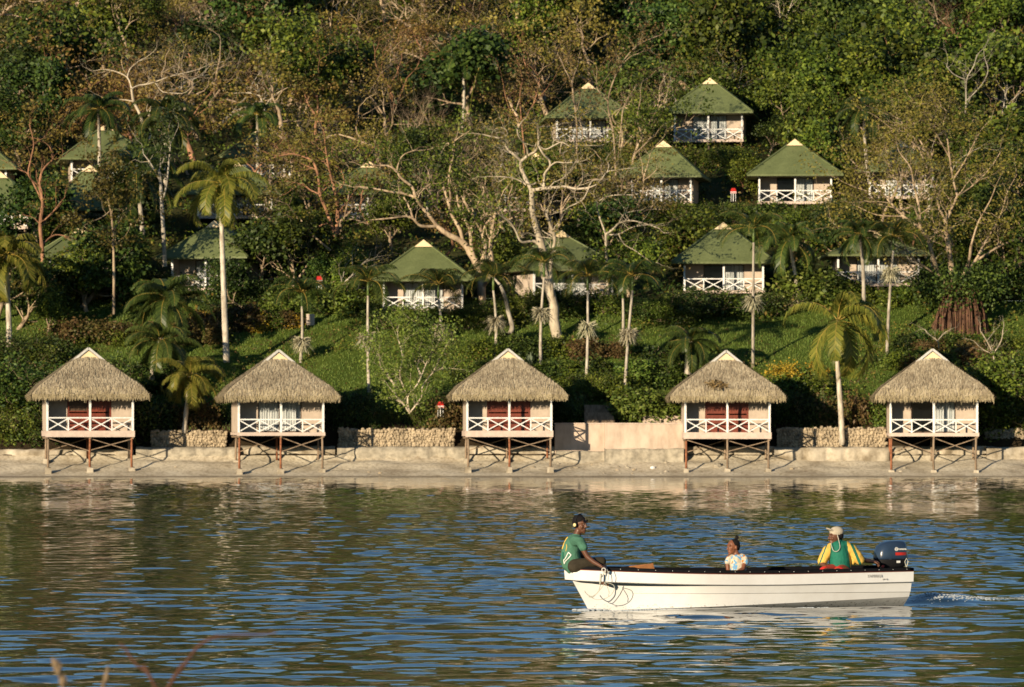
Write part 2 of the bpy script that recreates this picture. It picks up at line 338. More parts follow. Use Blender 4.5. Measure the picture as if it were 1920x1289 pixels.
# ---------------------------------------------------------------- thatched stilt huts and green-roofed cabins
def lerp(a, b, t): return tuple(x+(y-x)*t for x, y in zip(a, b))
def roof_rings(rings):
    vs = []; fs = []
    for r in rings: vs += r
    for k in range(len(rings)-1):
        for j in range(4):
            j2 = (j+1) % 4; fs.append((k*4+j, k*4+j2, (k+1)*4+j2, (k+1)*4+j))
    return vs, fs
def make_thatch(seed):
    rr = random.Random(seed); mb = MB()
    ring = lambda x, y0, y1, z: [(-x,y0,z),(x,y0,z),(x,y1,z),(-x,y1,z)]
    R0 = [ring(3.26,-.68,5.70,1.92), ring(3.32,-.76,5.78,2.10), ring(2.90,-.42,5.40,2.58), ring(.66,1.62,3.42,4.22)]
    vs, fs = roof_rings(R0); fs.append((3,2,1,0)); mb.add(vs, fs, 0)
    mb.add([(-.66,1.62,4.22),(.66,1.62,4.22),(0,1.62,4.70),(-.66,3.42,4.22),(.66,3.42,4.22),(0,3.42,4.70)], [(0,3,5,2),(1,2,5,4),(3,4,5),(0,1,4,3)], 0)
    V = []; Q = []; Mi = []
    def strand(p, d, n, L, wd, mi):
        sd = Vector(d).cross(Vector(n)).normalized()
        sd = (sd+Vector(d)*rr.uniform(-.5,.5)).normalized()*wd/2
        q = Vector(p)+Vector(d)*L+Vector(n)*rr.uniform(-.01,.05)+sd*rr.uniform(-3,3)
        b = len(V); p = Vector(p)+Vector(n)*rr.uniform(.02,.07)
        V.extend([p-sd, p+sd, q+sd*.5, q-sd*.5]); Q.append((b,b+1,b+2,b+3)); Mi.append(mi)
    faces = []
    for k in range(1, 3):
        for j in range(4):
            j2 = (j+1) % 4; faces.append((R0[k][j], R0[k][j2], R0[k+1][j2], R0[k+1][j]))
    faces.append(((-.66,3.42,4.22),(-.66,1.62,4.22),(0,1.62,4.70),(0,3.42,4.70)))
    faces.append(((.66,1.62,4.22),(.66,3.42,4.22),(0,3.42,4.70),(0,1.62,4.70)))
    for q in faces:
        a, b_, c, d_ = [Vector(x) for x in q]; n = (b_-a).cross(d_-a); n.normalize(); h = ((c+d_)/2-(a+b_)/2); down = -h.normalized()
        area = ((b_-a).length+(c-d_).length)/2*h.length; dens = 150 if (a+b_).y/2 < 5 else 50
        for _ in range(int(area*dens)):
            t = rr.random(); w0 = (b_-a).length; w1 = (c-d_).length
            while rr.random() > (w0+(w1-w0)*t)/max(w0, w1): t = rr.random()
            s = rr.random(); p = a.lerp(b_, s).lerp(d_.lerp(c, s), t)
            strand(p, down, n, rr.uniform(.16,.34), rr.uniform(.03,.065), 1 if (p.z < 2.5 and rr.random() < .45) else 0)
    for j in range(4):                                           # the combed fringe along the eaves
        a = Vector(R0[1][j]); b_ = Vector(R0[1][(j+1) % 4]); n = Vector(((b_-a).y, -(b_-a).x, 0)).normalized(); L = (b_-a).length
        for row in range(3):
            for s in np.arange(0, L, .055):
                p = a+(b_-a)*(s+rr.uniform(0,.05))/L+Vector((0,0,-.02-.07*row))+n*(.07-.02*row)
                strand(p, Vector((n.x*-.15, n.y*-.15, -1)).normalized(), n, rr.uniform(.17,.27)*(1 if rr.random() < .95 else 1.4), rr.uniform(.03,.06), 1)
    b0 = len(mb.v); mb.v += [tuple(x) for x in V]; mb.f += [tuple(i+b0 for i in q) for q in Q]; mb.m += Mi
    return mb
def building(name, label, cat, group, loc, yaw, sc, W, dep, style, doors='red', fasc=.34, piles=False, seed=0, eave=None, apex=None, over=.75, overf=.7, vent=.5, land=-1.2):
    rr = random.Random(seed); t = empty(name, loc, yaw, label=label, cat=cat, group=group)
    h = W/2; pd = 1.2
    if piles:
        o = make_thatch(seed).build('roof', [M['thatch'], M['fringe']], t)
        mb = MB(); mb.add([(-.56,1.56,4.18),(.56,1.56,4.18),(0,1.56,4.60),(-.56,1.60,4.18),(.56,1.60,4.18),(0,1.60,4.60)], [(0,1,2),(3,5,4),(0,3,4,1),(1,4,5,2),(2,5,3,0)]); mb.build('gable_vent', M['cream'], o)
        mb = MB()
        for s in (-1, 1): mb.bar((s*.92,1.50,3.99), (0,1.50,4.73), .13, .07)
        mb.box((-.62,1.50,4.10), (.62,1.56,4.16)); mb.build('barge_board', M['grey'], o)
        ez = 2.12
    else:
        ez = eave; ro = h+over; vh = vent; vw = vent*1.15*1.12; y0 = -overf; y1 = dep+overf; rise = apex-ez; kk = (ro-vw)/(rise-vh)
        yf = y0+(rise-vh)*kk; yb = max(yf+.8, y1-(rise-vh)*kk)
        vs, fs = roof_rings([[(-ro,y0,ez-.05),(ro,y0,ez-.05),(ro,y1,ez-.05),(-ro,y1,ez-.05)], [(-ro,y0,ez+.07),(ro,y0,ez+.07),(ro,y1,ez+.07),(-ro,y1,ez+.07)],
                             [(-vw,yf,apex-vh),(vw,yf,apex-vh),(vw,yb,apex-vh),(-vw,yb,apex-vh)]])
        mb = MB(); fs.append((3,2,1,0)); mb.add(vs, fs)
        mb.add([(-vw,yf-.12,apex-vh),(vw,yf-.12,apex-vh),(0,yf-.12,apex),(-vw,yb,apex-vh),(vw,yb,apex-vh),(0,yb,apex)], [(0,3,5,2),(1,2,5,4),(3,4,5),(0,1,4,3)])
        for sx, sy, yy in ((-1,-1,yf),(1,-1,yf),(1,1,yb),(-1,1,yb)):                                        # hip caps
            mb.bar((sx*ro, y0 if sy < 0 else y1, ez+.08), (sx*vw, yy, apex-vh+.02), .16, .07, up=(0,0,1))
        o = mb.build('roof', M['greenroof'], t)
        mb = MB(); mb.add([(-vw-.03,yf-.16,apex-vh),(vw+.03,yf-.16,apex-vh),(0,yf-.16,apex+.03),(-vw-.03,yf-.13,apex-vh),(vw+.03,yf-.13,apex-vh),(0,yf-.13,apex+.03)], [(0,1,2),(3,5,4),(0,3,4,1),(1,4,5,2),(2,5,3,0)]); mb.build('gable_vent', M['cream'], o)
        mb = MB()
        for i in range(-9, 10): mb.bar((i*ro/9.3, y0+.02, ez-.10), (i*ro/9.3, y0+.7, ez-.10), .06, .09)
        mb.build('rafter_ends', M['darkframe'], o)
    # deck
    mb = MB(); mb.box((-h-.06,-.07,-fasc), (h+.06,0,0)); mb.box((-h-.06,.0,-fasc+.04), (h+.06,dep,-.01)); mb.build('deck', M['fascia'], t)
    # room: side walls of the whole length, the front wall set back behind the porch
    mb = MB(); wt = .1
    mb.box((-h,.14,.0), (-h+wt,dep-.003,ez+.12)); mb.box((h-wt,pd if doors != 'sidewall' else .14,.0), (h,dep-.003,ez+.12)); mb.box((-h+wt,dep-wt,.0), (h-wt,dep,ez+.1))
    d0, d1 = -h*.50, h*.52
    mb.box((-h+wt+.002,pd,.0), (d0,pd+wt,ez+.11)); mb.box((d1,pd,.0), (h-wt-.002,pd+wt,ez+.11)); mb.box((d0,pd,2.02), (d1,pd+wt,ez+.10)) if ez > 2.05 else None
    mb.build('wall', M['beige'], t)
    mb = MB(); mb.box((-h+wt+.01,.02,ez-.02), (h-.01,dep-.1,ez+.02)); mb.build('ceiling', M['interior'], t)
    hd = min(2.0, ez-.03); mid = (d0+d1)/2
    if doors == 'red':
        for a, b_ in ((d0, mid-.005), (mid+.005, d1)):
            mb = MB(); y = pd+.03; fw = .11
            mb.box((a,y,0), (a+fw,y+.06,hd)); mb.box((b_-fw,y,0), (b_,y+.06,hd)); mb.box((a+fw,y,0), (b_-fw,y+.06,.22)); mb.box((a+fw,y,hd-.12), (b_-fw,y+.06,hd)); mb.box((a+fw,y,.86), (b_-fw,y+.06,1.0)); mb.box((a+fw,y,1.08), (b_-fw,y+.06,1.14))
            d = mb.build('door', M['redwood'], t)
            mb = MB(); mb.box((a+fw,y+.035,.22), (b_-fw,y+.05,.86)); mb.build('door_panel', M['redwood'], d)
            mb = MB(); mb.box((a+fw,y+.035,1.14), (b_-fw,y+.05,hd-.12)); mb.build('louvre', M['darkframe'] if rr.random() < .5 else M['redwood'], d)
    else:
        y = pd+.04
        for k, (a, b_) in enumerate(((d0, mid-.005), (mid+.005, d1))):
            mb = MB(); fw = .05
            mb.box((a,y,0), (a+fw,y+.05,hd)); mb.box((b_-fw,y,0), (b_,y+.05,hd)); mb.box((a+fw,y,0), (b_-fw,y+.05,.07)); mb.box((a+fw,y,hd-.06), (b_-fw,y+.05,hd)); d = mb.build('glass_door', M['darkframe'], t)
            mb = MB(); mb.box((a+fw,y+.02,.07), (b_-fw,y+.03,hd-.06)); mb.build('pane', M['glass'], d)
            if not (doors == 'half' and k == 0):
                mb = MB(); n = 26; x0 = a+.06; x1 = b_-.06; vs = []; fs = []
                for i in range(n+1):
                    x = x0+(x1-x0)*i/n; yy = y+.08+.03*math.sin(i*1.9+seed); vs += [(x,yy,.06),(x,yy,hd-.05)]
                for i in range(n): fs.append((2*i,2*i+2,2*i+3,2*i+1))
                mb.add(vs, fs); mb.build('curtain', M['curtain'], d)
    # posts and crossed rails
    for x in (-h+.05, 0, h-.05):
        mb = MB(); mb.box((x-.06,-.002,.0), (x+.06,.115,ez+.02)); mb.build('porch_post', M['white'], t)
    xs4 = [-h+.11, -h/2, -.06, .06, h/2, h-.11]
    bays = [(-h+.11,-h/2-.035,1), (-h/2+.035,-.06,0), (.06,h/2-.035,0), (h/2+.035,h-.11,-1)]
    for a, b_, q in bays:
        mb = MB(); mb.box((a if q != -1 else a-.07,.02,.70), (b_ if q != 1 else b_+.07,.09,.77))
        mb.bar((a,.055,.06), (b_,.055,.68), .055, .035); mb.bar((a,.062,.68), (b_,.062,.06), .055, .035)
        if q == 1: mb.box((b_,.02,0), (b_+.07,.09,.70))
        if q == -1: mb.box((a-.07,.02,0), (a,.09,.70))
        mb.build('railing', M['white'], t)
    mb = MB()
    for s in (1,) if doors != 'sidewall' else ():
        mb.box((h-.10,.12,.70), (h-.04,pd,.76)); mb.bar((h-.07,.12,.05), (h-.07,pd,.69), .05, .04, up=(1,0,0)); mb.bar((h-.07,.12,.69), (h-.07,pd,.05), .05, .04, up=(1,0,0))
    if mb.v: mb.build('side_railing', M['white'], t)
    # legs
    if piles:
        for iy, y in enumerate((.10, dep*.55)):
            for ix, x in enumerate((-h+.10, 0, h-.10)):
                zb = -2.42 if iy == 0 else -1.95
                kx = rr.uniform(-.03,.03); mb = MB(); mb.tube([(x,y,-fasc),(x+kx,y,(-fasc+zb)/2),(x,y,zb)], [.055,.06,.075], 8)
                c = M['rust'] if rr.random() < .28 else M['wood']; pl = mb.build('pile', c, t, True)
                mb = MB(); z0 = zb-.25; q = rr.uniform(.17,.21); mb.add([(x-q,y-q,z0),(x+q,y-q,z0),(x+q,y+q,z0),(x-q,y+q,z0),(x-q*.8,y-q*.8,zb+.34),(x+q*.8,y-q*.8,zb+.3),(x+q*.8,y+q*.8,zb+.36),(x-q*.8,y+q*.8,zb+.3)],
                    [(0,3,2,1),(4,5,6,7),(0,1,5,4),(1,2,6,5),(2,3,7,6),(3,0,4,7)]); mb.build('footing', M['rock'], pl)
        for a, b_ in (((-h+.12,.10,-fasc-.06),(-.05,.10,-1.15)), ((.05,.10,-1.1),(h-.12,.10,-fasc-.12)), ((.05,.16,-fasc-.10),(h-.12,.16,-1.15)), ((-h+.12,dep*.55,-1.2),(-.05,dep*.55,-fasc-.1)), ((-h+.15,.14,-1.2),(-h+.12,dep*.55-.1,-fasc-.1))):
            MB().bar(a, b_, .05, .05).build('brace', M['wood'], t)
        mb = MB(); mb.box((-h,.0,-fasc-.10), (-h+.09,dep,-fasc-.002)); mb.box((h-.09,.0,-fasc-.10), (h,dep,-fasc-.002)); mb.box((-.05,0,-fasc-.10), (.05,dep,-fasc-.002)); mb.build('floor_beam', M['wood'], t)
    else:
        for x in (-h+.12, 0, h-.12):
            for y in (.15, dep-.2):
                MB().box((x-.07,y-.07,land-(0 if y < 1 else 0)), (x+.07,y+.07,-fasc-.002)).build('stump', M['concrete'] if y > 1 else M['wood'], t)
    t.scale = (sc, sc, sc)
    return t
HG = 'thatched stilt huts along the beach'
D0 = 243.0
huts = [(169,808,9,'red',.36,162,'thatched stilt hut furthest left on the beach with red wooden doors'),
        (527,811,8,'glass',.20,161,'thatched stilt hut with full white curtains behind its glass doors'),
        (955,808,3,'red',.36,160,'thatched stilt hut with red wooden doors beside the pink sea wall steps'),
        (1364,811,0,'red',.38,160,'thatched stilt hut with red doors and a torn patch in its roof thatch'),
        (1751,812,-3,'half',.20,164,'thatched stilt hut furthest right with half drawn grey curtains')]
for k, (px, py, yw, dr, fa, pw, lb) in enumerate(huts):
    p = at(px, py, D0); W = 4.95
    building('thatched_hut', lb, 'hut', HG, p, R(yw), pw/162.0, W, 5.0, 'thatch', dr, fa, True, seed=k+3)
# torn thatch on the fourth hut
H4 = [o for o in COL.objects if o.get('label', '').startswith('thatched stilt hut with red doors and a torn')][0]
_r = random.Random(4); mb = MB()
for _ in range(170):
    x = _r.uniform(-1.15,-.1); z = _r.gauss(2.78,.10)-abs(x+.6)*.1; y = -.42+(z-2.58)*1.245-.09; d = Vector((_r.gauss(0,.8), -.5, _r.gauss(-.3,.5))).normalized(); s = Vector((_r.gauss(0,.03), 0, _r.gauss(0,.03))); p_ = Vector((x,y,z)); q_ = p_+d*_r.uniform(.12,.3)
    mb.add([p_-s,p_+s,q_+s,q_-s], [(0,1,2,3)])
mb.build('torn_patch', straw('torn_thatch', [(.05,.035,.02),(.16,.11,.05),(.42,.30,.14)]), H4)
CG = 'green roofed cabins on the hillside'
# px of porch centre, py of deck top, porch width px, eave py, apex py, yaw, doors, D, label
cabins = [(793,580,150,527,448,0,'glass','green roofed cabin on the lawn edge left of the pale bare tree'),
 (1075,555,172,508,430,20,'glass','green roofed cabin turned sideways behind the pale bare tree'),
 (1357,545,150,494,415,-2,'half','green roofed cabin with mottled shade on its roof behind a tall palm'),
 (1647,532,154,480,432,0,'glass','green roofed cabin behind two thin palm trunks beside the banyan'),
 (385,540,130,485,412,-16,'glass','green roofed cabin behind the tall coconut palm at left'),
 (155,520,120,484,424,14,'half','shaded green roofed cabin at far left behind palm fronds'),
 (1491,378,137,330,258,-3,'half','green roofed cabin in the middle row with a red bin at its left'),
 (1240,378,112,333,262,-8,'glass','green roofed cabin half hidden by trees left of the middle row'),
 (168,425,110,395,308,5,'glass','green roofed cabin at left whose white porch shows between trunks'),
 (440,405,140,365,297,3,'glass','green roofed cabin directly behind the coconut palm crown'),
 (690,405,120,365,300,0,'glass','cabin with a little white porch showing left of the leaning grey trunks'),
 (1005,392,120,352,285,0,'glass','cabin almost hidden behind the pale bare tree'),
 (1690,368,120,322,262,-4,'glass','cabin screened by the dead branches beside the banyan'),
 (1107,262,128,222,152,4,'glass','upper green roofed cabin screened by thin branches, left of the top pair'),
 (1328,262,128,213,143,-6,'glass','topmost green roofed cabin with an open white porch'),
 (200,338,132,300,230,8,'glass','upper left green roofed cabin with a branch across its vent'),
 (-48,350,120,318,250,0,'half','green roofed cabin cut by the left edge of the photo, upper one'),
 (-5,425,110,388,320,0,'glass','green roofed cabin cut by the left edge of the photo, lower one'),
 (490,330,110,296,235,0,'glass','high cabin whose white porch shows above the coconut palm')]
CABS = []
for k, (px, py, pw, ey, ay, yw, dr, lb) in enumerate(cabins):
    # deck stands ~.9 m above the slope at its front edge
    D = 252
    while D < 330:
        q = at(px, py, D)
        if q.z <= gz(q.x, D)+.75: break
        D += .25
    s = D/F; W = pw*s/max(.85, math.cos(R(yw))+.0*yw); q = at(px, py, D)
    building('hillside_cabin', lb, 'cabin', CG, q, R(yw), 1.0, min(W, 5.3), 5.0, 'green', dr, .18, False, seed=40+k, eave=(py-ey)*s, apex=(py-ay)*s, over=.78, overf=.75, vent=.42)
    CABS.append((px, py, pw, ay, D))
# ---------------------------------------------------------------- vegetation makers
def leaves_np(C, size, rs, up=.35, aspect=.5, spread=None, out=None, outk=.0):
    """diamond leaves at the points C; returns verts, quads"""
    n = len(C); C = np.asarray(C)
    nrm = rs.normal(size=(n, 3)); nrm[:, 2] = nrm[:, 2]+up
    if out is not None: nrm = nrm+out*outk
    nrm /= np.linalg.norm(nrm, axis=1)[:, None]+1e-9
    t = np.cross(nrm, rs.normal(size=(n, 3))); t /= np.linalg.norm(t, axis=1)[:, None]+1e-9
    b = np.cross(nrm, t); s = size*rs.uniform(.55, 1.35, (n, 1))
    V = np.stack([C-t*s*.5, C+b*s*.5*aspect, C+t*s*.5, C-b*s*.5*aspect], 1).reshape(-1, 3)
    Q = np.arange(4*n).reshape(-1, 4); return V, Q
def vrand(rr, k=1.0): return Vector((rr.gauss(0, k), rr.gauss(0, k), rr.gauss(0, k)))
def grow(rr, mb, p, d, L, r, lev, P, tips, sides=(7,6,5,4,3,3)):
    n = P.get('seg', 4); pts = [p.copy()]; rad = [r]; q = p.copy(); dd = d.normalized()
    for i in range(n):
        dd = (dd+vrand(rr, P['wig'])+Vector((0,0,P['up']*(1 if lev else .3)))).normalized()
        if lev >= 1 and dd.z < P.get('minz', -.3): dd.z = P.get('minz', -.3)
        q = q+dd*L/n*rr.uniform(.8,1.2); pts.append(q.copy()); rad.append(r*(1-(i+1)/n*P.get('taper',.55)))
    mb.tube(pts, rad, sides[min(lev, 5)], cap=False)
    if lev >= P['lev']:
        tips.append((pts[-1], dd.copy())); tips.append((pts[len(pts)//2], dd.copy())); return
    k = rr.randint(*P['kids'][min(lev, len(P['kids'])-1)])
    a0 = rr.uniform(0, 6.28)
    for j in range(k):
        t = 1.0 if j == 0 else rr.uniform(P.get('t0', .45), 1.0)
        f = t*n; i0 = min(int(f), n-1); bp = pts[i0].lerp(pts[i0+1], f-i0)
        o = dd.orthogonal().normalized(); o.rotate(Matrix.Rotation(a0+j*2.4+rr.uniform(-.4,.4), 3, dd))
        sp = P['sp']*rr.uniform(.6,1.25)*(0.5 if j == 0 else 1)
        nd = (dd*math.cos(sp)+o*math.sin(sp)).normalized()
        grow(rr, mb, bp, nd, L*P['sh']*rr.uniform(.75,1.15), rad[i0]*(.78 if j == 0 else .6), lev+1, P, tips)
SPEC = {
 'dense':  dict(H=2.2, r=.20, lev=4, kids=[(4,5),(3,4),(3,3),(2,3)], sp=.75, sh=.74, wig=.16, up=.10, leaves=24, ls=.27, cl=.38, flat=.8),
 'vine':   dict(H=2.0, r=.18, lev=4, kids=[(4,5),(3,4),(2,3),(2,3)], sp=.6, sh=.72, wig=.2, up=.02, leaves=26, ls=.26, cl=.34, flat=1.4, drape=True),
 'layer':  dict(H=3.0, r=.22, lev=4, kids=[(3,4),(3,4),(3,3),(2,3)], sp=.95, sh=.76, wig=.22, up=.02, leaves=12, ls=.20, cl=.42, flat=.32, minz=-.05),
 'sparse': dict(H=3.2, r=.20, lev=4, kids=[(3,4),(3,3),(2,3),(2,3)], sp=.7, sh=.78, wig=.25, up=.05, leaves=5, ls=.18, cl=.34, flat=.6),
 'bare':   dict(H=3.0, r=.15, lev=5, kids=[(3,4),(2,3),(2,3),(2,3),(2,2)], sp=.72, sh=.78, wig=.27, up=.05, leaves=0, ls=.2, cl=.3, flat=.6),
 'bush':   dict(H=.5, r=.07, lev=3, kids=[(6,7),(4,5),(3,4)], sp=.8, sh=.95, wig=.15, up=.10, leaves=20, ls=.17, cl=.20, flat=.9, seg=2, t0=.1)}
def tree_mesh(kind, seed, leafm, barkm, tag_):
    P = SPEC[kind]; rr = random.Random(seed); rs = np.random.RandomState(seed); mb = MB(); tips = []
    lean = Vector((rr.gauss(0,.12), rr.gauss(0,.12), 1))
    grow(rr, mb, Vector((0,0,-.4)), lean, P['H'], P['r'], 0, P, tips)
    me = bpy.data.meshes.new('trunk'); me.from_pydata(mb.v, [], mb.f); me.materials.append(barkm); me.polygons.foreach_set('use_smooth', [True]*len(mb.f)); me.update()
    cm = None
    if P['leaves']:
        C = []
        for t, d in tips:
            k = rs.poisson(P['leaves'])
            if rs.rand() < .10: k = 0
            o = rs.normal(size=(k, 3))*P['cl']*rs.uniform(.7,1.3); o[:, 2] *= P['flat']
            if P.get('drape'): o[:, 2] -= np.abs(rs.normal(size=k))*.35
            C.append(np.array(t)[None]+o)
        C = np.concatenate(C); ctr = C.mean(0); out = C-ctr; out /= np.linalg.norm(out, axis=1)[:, None]+1e-6
        V, Q = leaves_np(C, P['ls'], rs, .5, .62, out=out, outk=.6); cm = npmesh('crown', V, Q, leafm)
    zs = [v[2] for v in mb.v]; xs_ = [v[0] for v in mb.v]
    return dict(t=me, c=cm, h=max(zs), w=(max(xs_)-min(xs_))/2, kind=tag_)
SPEC['thicket'] = dict(H=.7, r=.07, lev=4, kids=[(6,7),(4,5),(3,4),(2,3)], sp=.8, sh=.9, wig=.15, up=.10, leaves=10, ls=.125, cl=.17, flat=.9, seg=2, t0=.1)
V_ = {}
def variants(key, kind, n, leafm, barkm, s0):
    V_[key] = [tree_mesh(kind, s0+i, M[leafm] if leafm else None, M[barkm], key) for i in range(n)]
variants('dense', 'dense', 4, 'leaf_green', 'bark', 100); variants('deep', 'dense', 3, 'leaf_deep', 'bark', 120)
variants('vine', 'vine', 4, 'leaf_green', 'bark_red', 140); variants('olive', 'layer', 4, 'leaf_olive', 'bark', 160)
variants('brown', 'layer', 3, 'leaf_brown', 'bark_red', 180); variants('sparse', 'sparse', 4, 'leaf_olive', 'bark_grey', 200)
variants('bare', 'bare', 5, None, 'bark', 220); variants('barered', 'bare', 2, None, 'bark_red', 240)
variants('bush', 'bush', 4, 'leaf_green', 'bark', 260); variants('bushdeep', 'bush', 3, 'leaf_deep', 'bark', 270)
variants('bigbush', 'thicket', 3, 'leaf_green', 'bark', 310); variants('bigbushdeep', 'thicket', 3, 'leaf_deep', 'bark', 320)
variants('bushbrown', 'bush', 2, 'leaf_rust', 'bark_red', 280); variants('bushyellow', 'bush', 2, 'leaf_yellow', 'bark', 290)
variants('bushbright', 'bush', 3, 'leaf_bright', 'bark', 300)
def plant(name, var, loc, h, rz, sq=1.0, **k):
    """one plant: an Empty at its foot, its trunk and its crown"""
    s = h/var['h']; t = empty(name, loc, rz, **k); t.scale = (s*sq, s*sq, s)
    o = link('trunk' if 'bush' not in var['kind'] else 'stems', var['t'], t)
    if var['c'] is not None: link('crown' if 'bush' not in var['kind'] else 'foliage', var['c'], t)
    return t
# palms --------------------------------------------------------
def frond_np(rr, L, a, e0, droop, nl, ll, lw, twist=0, curl=.0, leafdroop=.5, base=Vector((0,0,0))):
    """a curved rachis with leaflets: returns rachis points and leaflet verts"""
    pts = []; n = 12; p = base.copy(); el = e0
    for i in range(n+1):
        pts.append(p.copy()); d = Vector((math.cos(a)*math.cos(el), math.sin(a)*math.cos(el), math.sin(el))); p = p+d*L/n; el -= droop/n*(.5+1.1*i/n); a += twist/n
    V = []
    for i in range(nl):
        t = .10+.90*i/(nl-1); f = t*n; i0 = min(int(f), n-1); q = pts[i0].lerp(pts[i0+1], f-i0); tg = (pts[i0+1]-pts[i0]).normalized()
        sd = tg.cross(Vector((0,0,1))); sd = sd.normalized() if sd.length > .05 else Vector((math.sin(a), -math.cos(a), 0)); upv = sd.cross(tg)
        l = ll*(math.sin(math.pi*min(1, .16+t*.84))**.6*.95+.08)*rr.uniform(.85,1.1)
        for s in (-1, 1):
            d = (sd*s*.8+tg*.62+upv*.16).normalized(); e1 = q+d*l*.55+Vector((0,0,-leafdroop*.12*l)); e2 = e1+(d*.65+Vector((0,0,-leafdroop*1.0))).normalized()*l*.5
            wv = tg*lw*.5
            V += [q-wv, q+wv, e1+wv*.9, e1-wv*.9, e1-wv*.9, e1+wv*.9, e2+wv*.15, e2-wv*.15]
    return pts, V
def palm_crown(seed, nf, L, e_rng, droop, nl, ll, lw, leafdroop, curl=0, shaft=0, dead=0, azs=None):
    rr = random.Random(seed); Vs = []; mb = MB()
    for i in range(nf):
        a = (azs[i] if azs else i*2.399)+rr.uniform(-.25,.25); f = i/max(1, nf-1)
        e = e_rng[0]+(e_rng[1]-e_rng[0])*f+rr.uniform(-.12,.12)
        pts, V = frond_np(rr, L*rr.uniform(.85,1.08)*(.75+.25*min(1, f*3)), a, e, droop*rr.uniform(.8,1.2), nl, ll, lw, rr.uniform(-.3,.3), leafdroop=leafdroop)
        Vs += V; mb.tube(pts, [.035-.030*k/12 for k in range(13)], 4, 1, cap=False)
    return Vs, mb
def crown_mesh(name, Vs, mb, leafm, stemm):
    V = np.array([tuple(v) for v in Vs]+mb.v); nq = len(Vs)//4
    Q = np.concatenate([np.arange(nq*4).reshape(-1, 4), np.array(mb.f)+nq*4]); mi = np.concatenate([np.zeros(nq), np.ones(len(mb.f))])
    return npmesh(name, V, Q, [leafm, stemm], mi)
PALMC = {}
for i in range(3):
    Vs, mb = palm_crown(400+i, 13, 2.3, (1.25,.1), 1.9, 30, .78, .05, .8); PALMC['slim%d' % i] = crown_mesh('crown', Vs, mb, M['palm'], M['rachis'])
    Vs, mb = palm_crown(410+i, 17, 4.3, (1.3,-.5), 2.1, 52, 1.1, .078, 1.1); PALMC['coco%d' % i] = crown_mesh('crown', Vs, mb, M['palm'], M['rachis'])
    Vs, mb = palm_crown(420+i, 17, 4.1, (1.4,-.4), 2.3, 52, 1.1, .08, 1.1); PALMC['gold%d' % i] = crown_mesh('crown', Vs, mb, M['palm_gold'], M['rachis'])
Vs, mb = palm_crown(431, 15, 4.6, (1.45,-.5), 2.7, 56, 1.15, .085, 1.2, azs=[-1.2,.9,-.3,.3,2.6,-.7,.5,0,-.1,1.2,-1.4,.2,-.5,3.6,-.9]); PALMC['wind'] = crown_mesh('crown', Vs, mb, M['palm_gold'], M['rachis'])
def mop_mesh(seed):
    rr = random.Random(seed); mb = MB()
    for i in range(230):
        a = rr.uniform(0, 6.28); z = rr.uniform(-.1,.1); r = rr.uniform(.30,.62); e = rr.uniform(-.9,.45)
        d = Vector((math.cos(a)*math.cos(e), math.sin(a)*math.cos(e), math.sin(e))); p = Vector((0,0,z)); m_ = p+d*r*.6; q = m_+d*r*.4+Vector((0,0,-rr.uniform(.02,.16)))
        s = d.cross(Vector((0,0,1))).normalized()*.017; u = Vector((0,0,.016))
        mb.add([p-s,p+s,m_+s,m_-s,m_-s,m_+s,q+s*.6,q-s*.6], [(0,1,2,3),(4,5,6,7)]); mb.add([p-u,p+u,m_+u,m_-u], [(0,1,2,3)])
    me = bpy.data.meshes.new('flower_cluster'); me.from_pydata(mb.v, [], mb.f); me.materials.append(M['inflor']); me.update(); return me
MOPS = [mop_mesh(s) for s in (1,2)]
def fit_slim(px_top, py_top, px_base, py_base, mop, label, r=.085, big=1.0, D=None, k=0, h=0):
    """slender garden palm: foot and head found from where it stands on the slope"""
    b = hit(px_base, py_base) if D is None else at(px_base, py_base, D); b.z = min(b.z, gz(b.x, b.y)); t = at(px_top, py_top, b.y)
    root = empty('garden_palm', b, 0, label=label, cat='palm tree', group='slender garden palms on the lawn'); top = t-b
    mb = MB(); n = 7; rr = random.Random(px_top); bow = rr.uniform(-.12,.12)
    pts = [top*(i/n)+Vector((bow*math.sin(math.pi*i/n), 0, 0)) for i in range(n+1)]; pts[0].z -= .3
    mb.tube(pts, [r*(1.25-.45*i/n) for i in range(n+1)], 8); mb.build('trunk', M['palmtrunk'], root, True)
    mb = MB(); mb.tube([top, top+Vector((0,0,.45)), top+Vector((.01,0,.95))], [r*.85, r*.95, r*.4], 8); mb.build('crownshaft', M['crownshaft'], root, True)
    c = link('crown', PALMC['slim%d' % (k % 3)], root, top+Vector((0,0,.85))); c.scale = (big,)*3; c.rotation_euler = (0,0,k*1.7)
    if mop:
        f = link('flower_cluster', MOPS[k % 2], root, Vector((pts[0].lerp(top, .5).x, 0, 0))); q = at(px_top, mop, b.y)-b; tt = max(0, min(1, (q.z)/top.z))
        f.location = top*tt+Vector((bow*math.sin(math.pi*tt), 0, 0)); f.scale = (1.6,)*3; f.rotation_euler = (0,0,k)
    return root
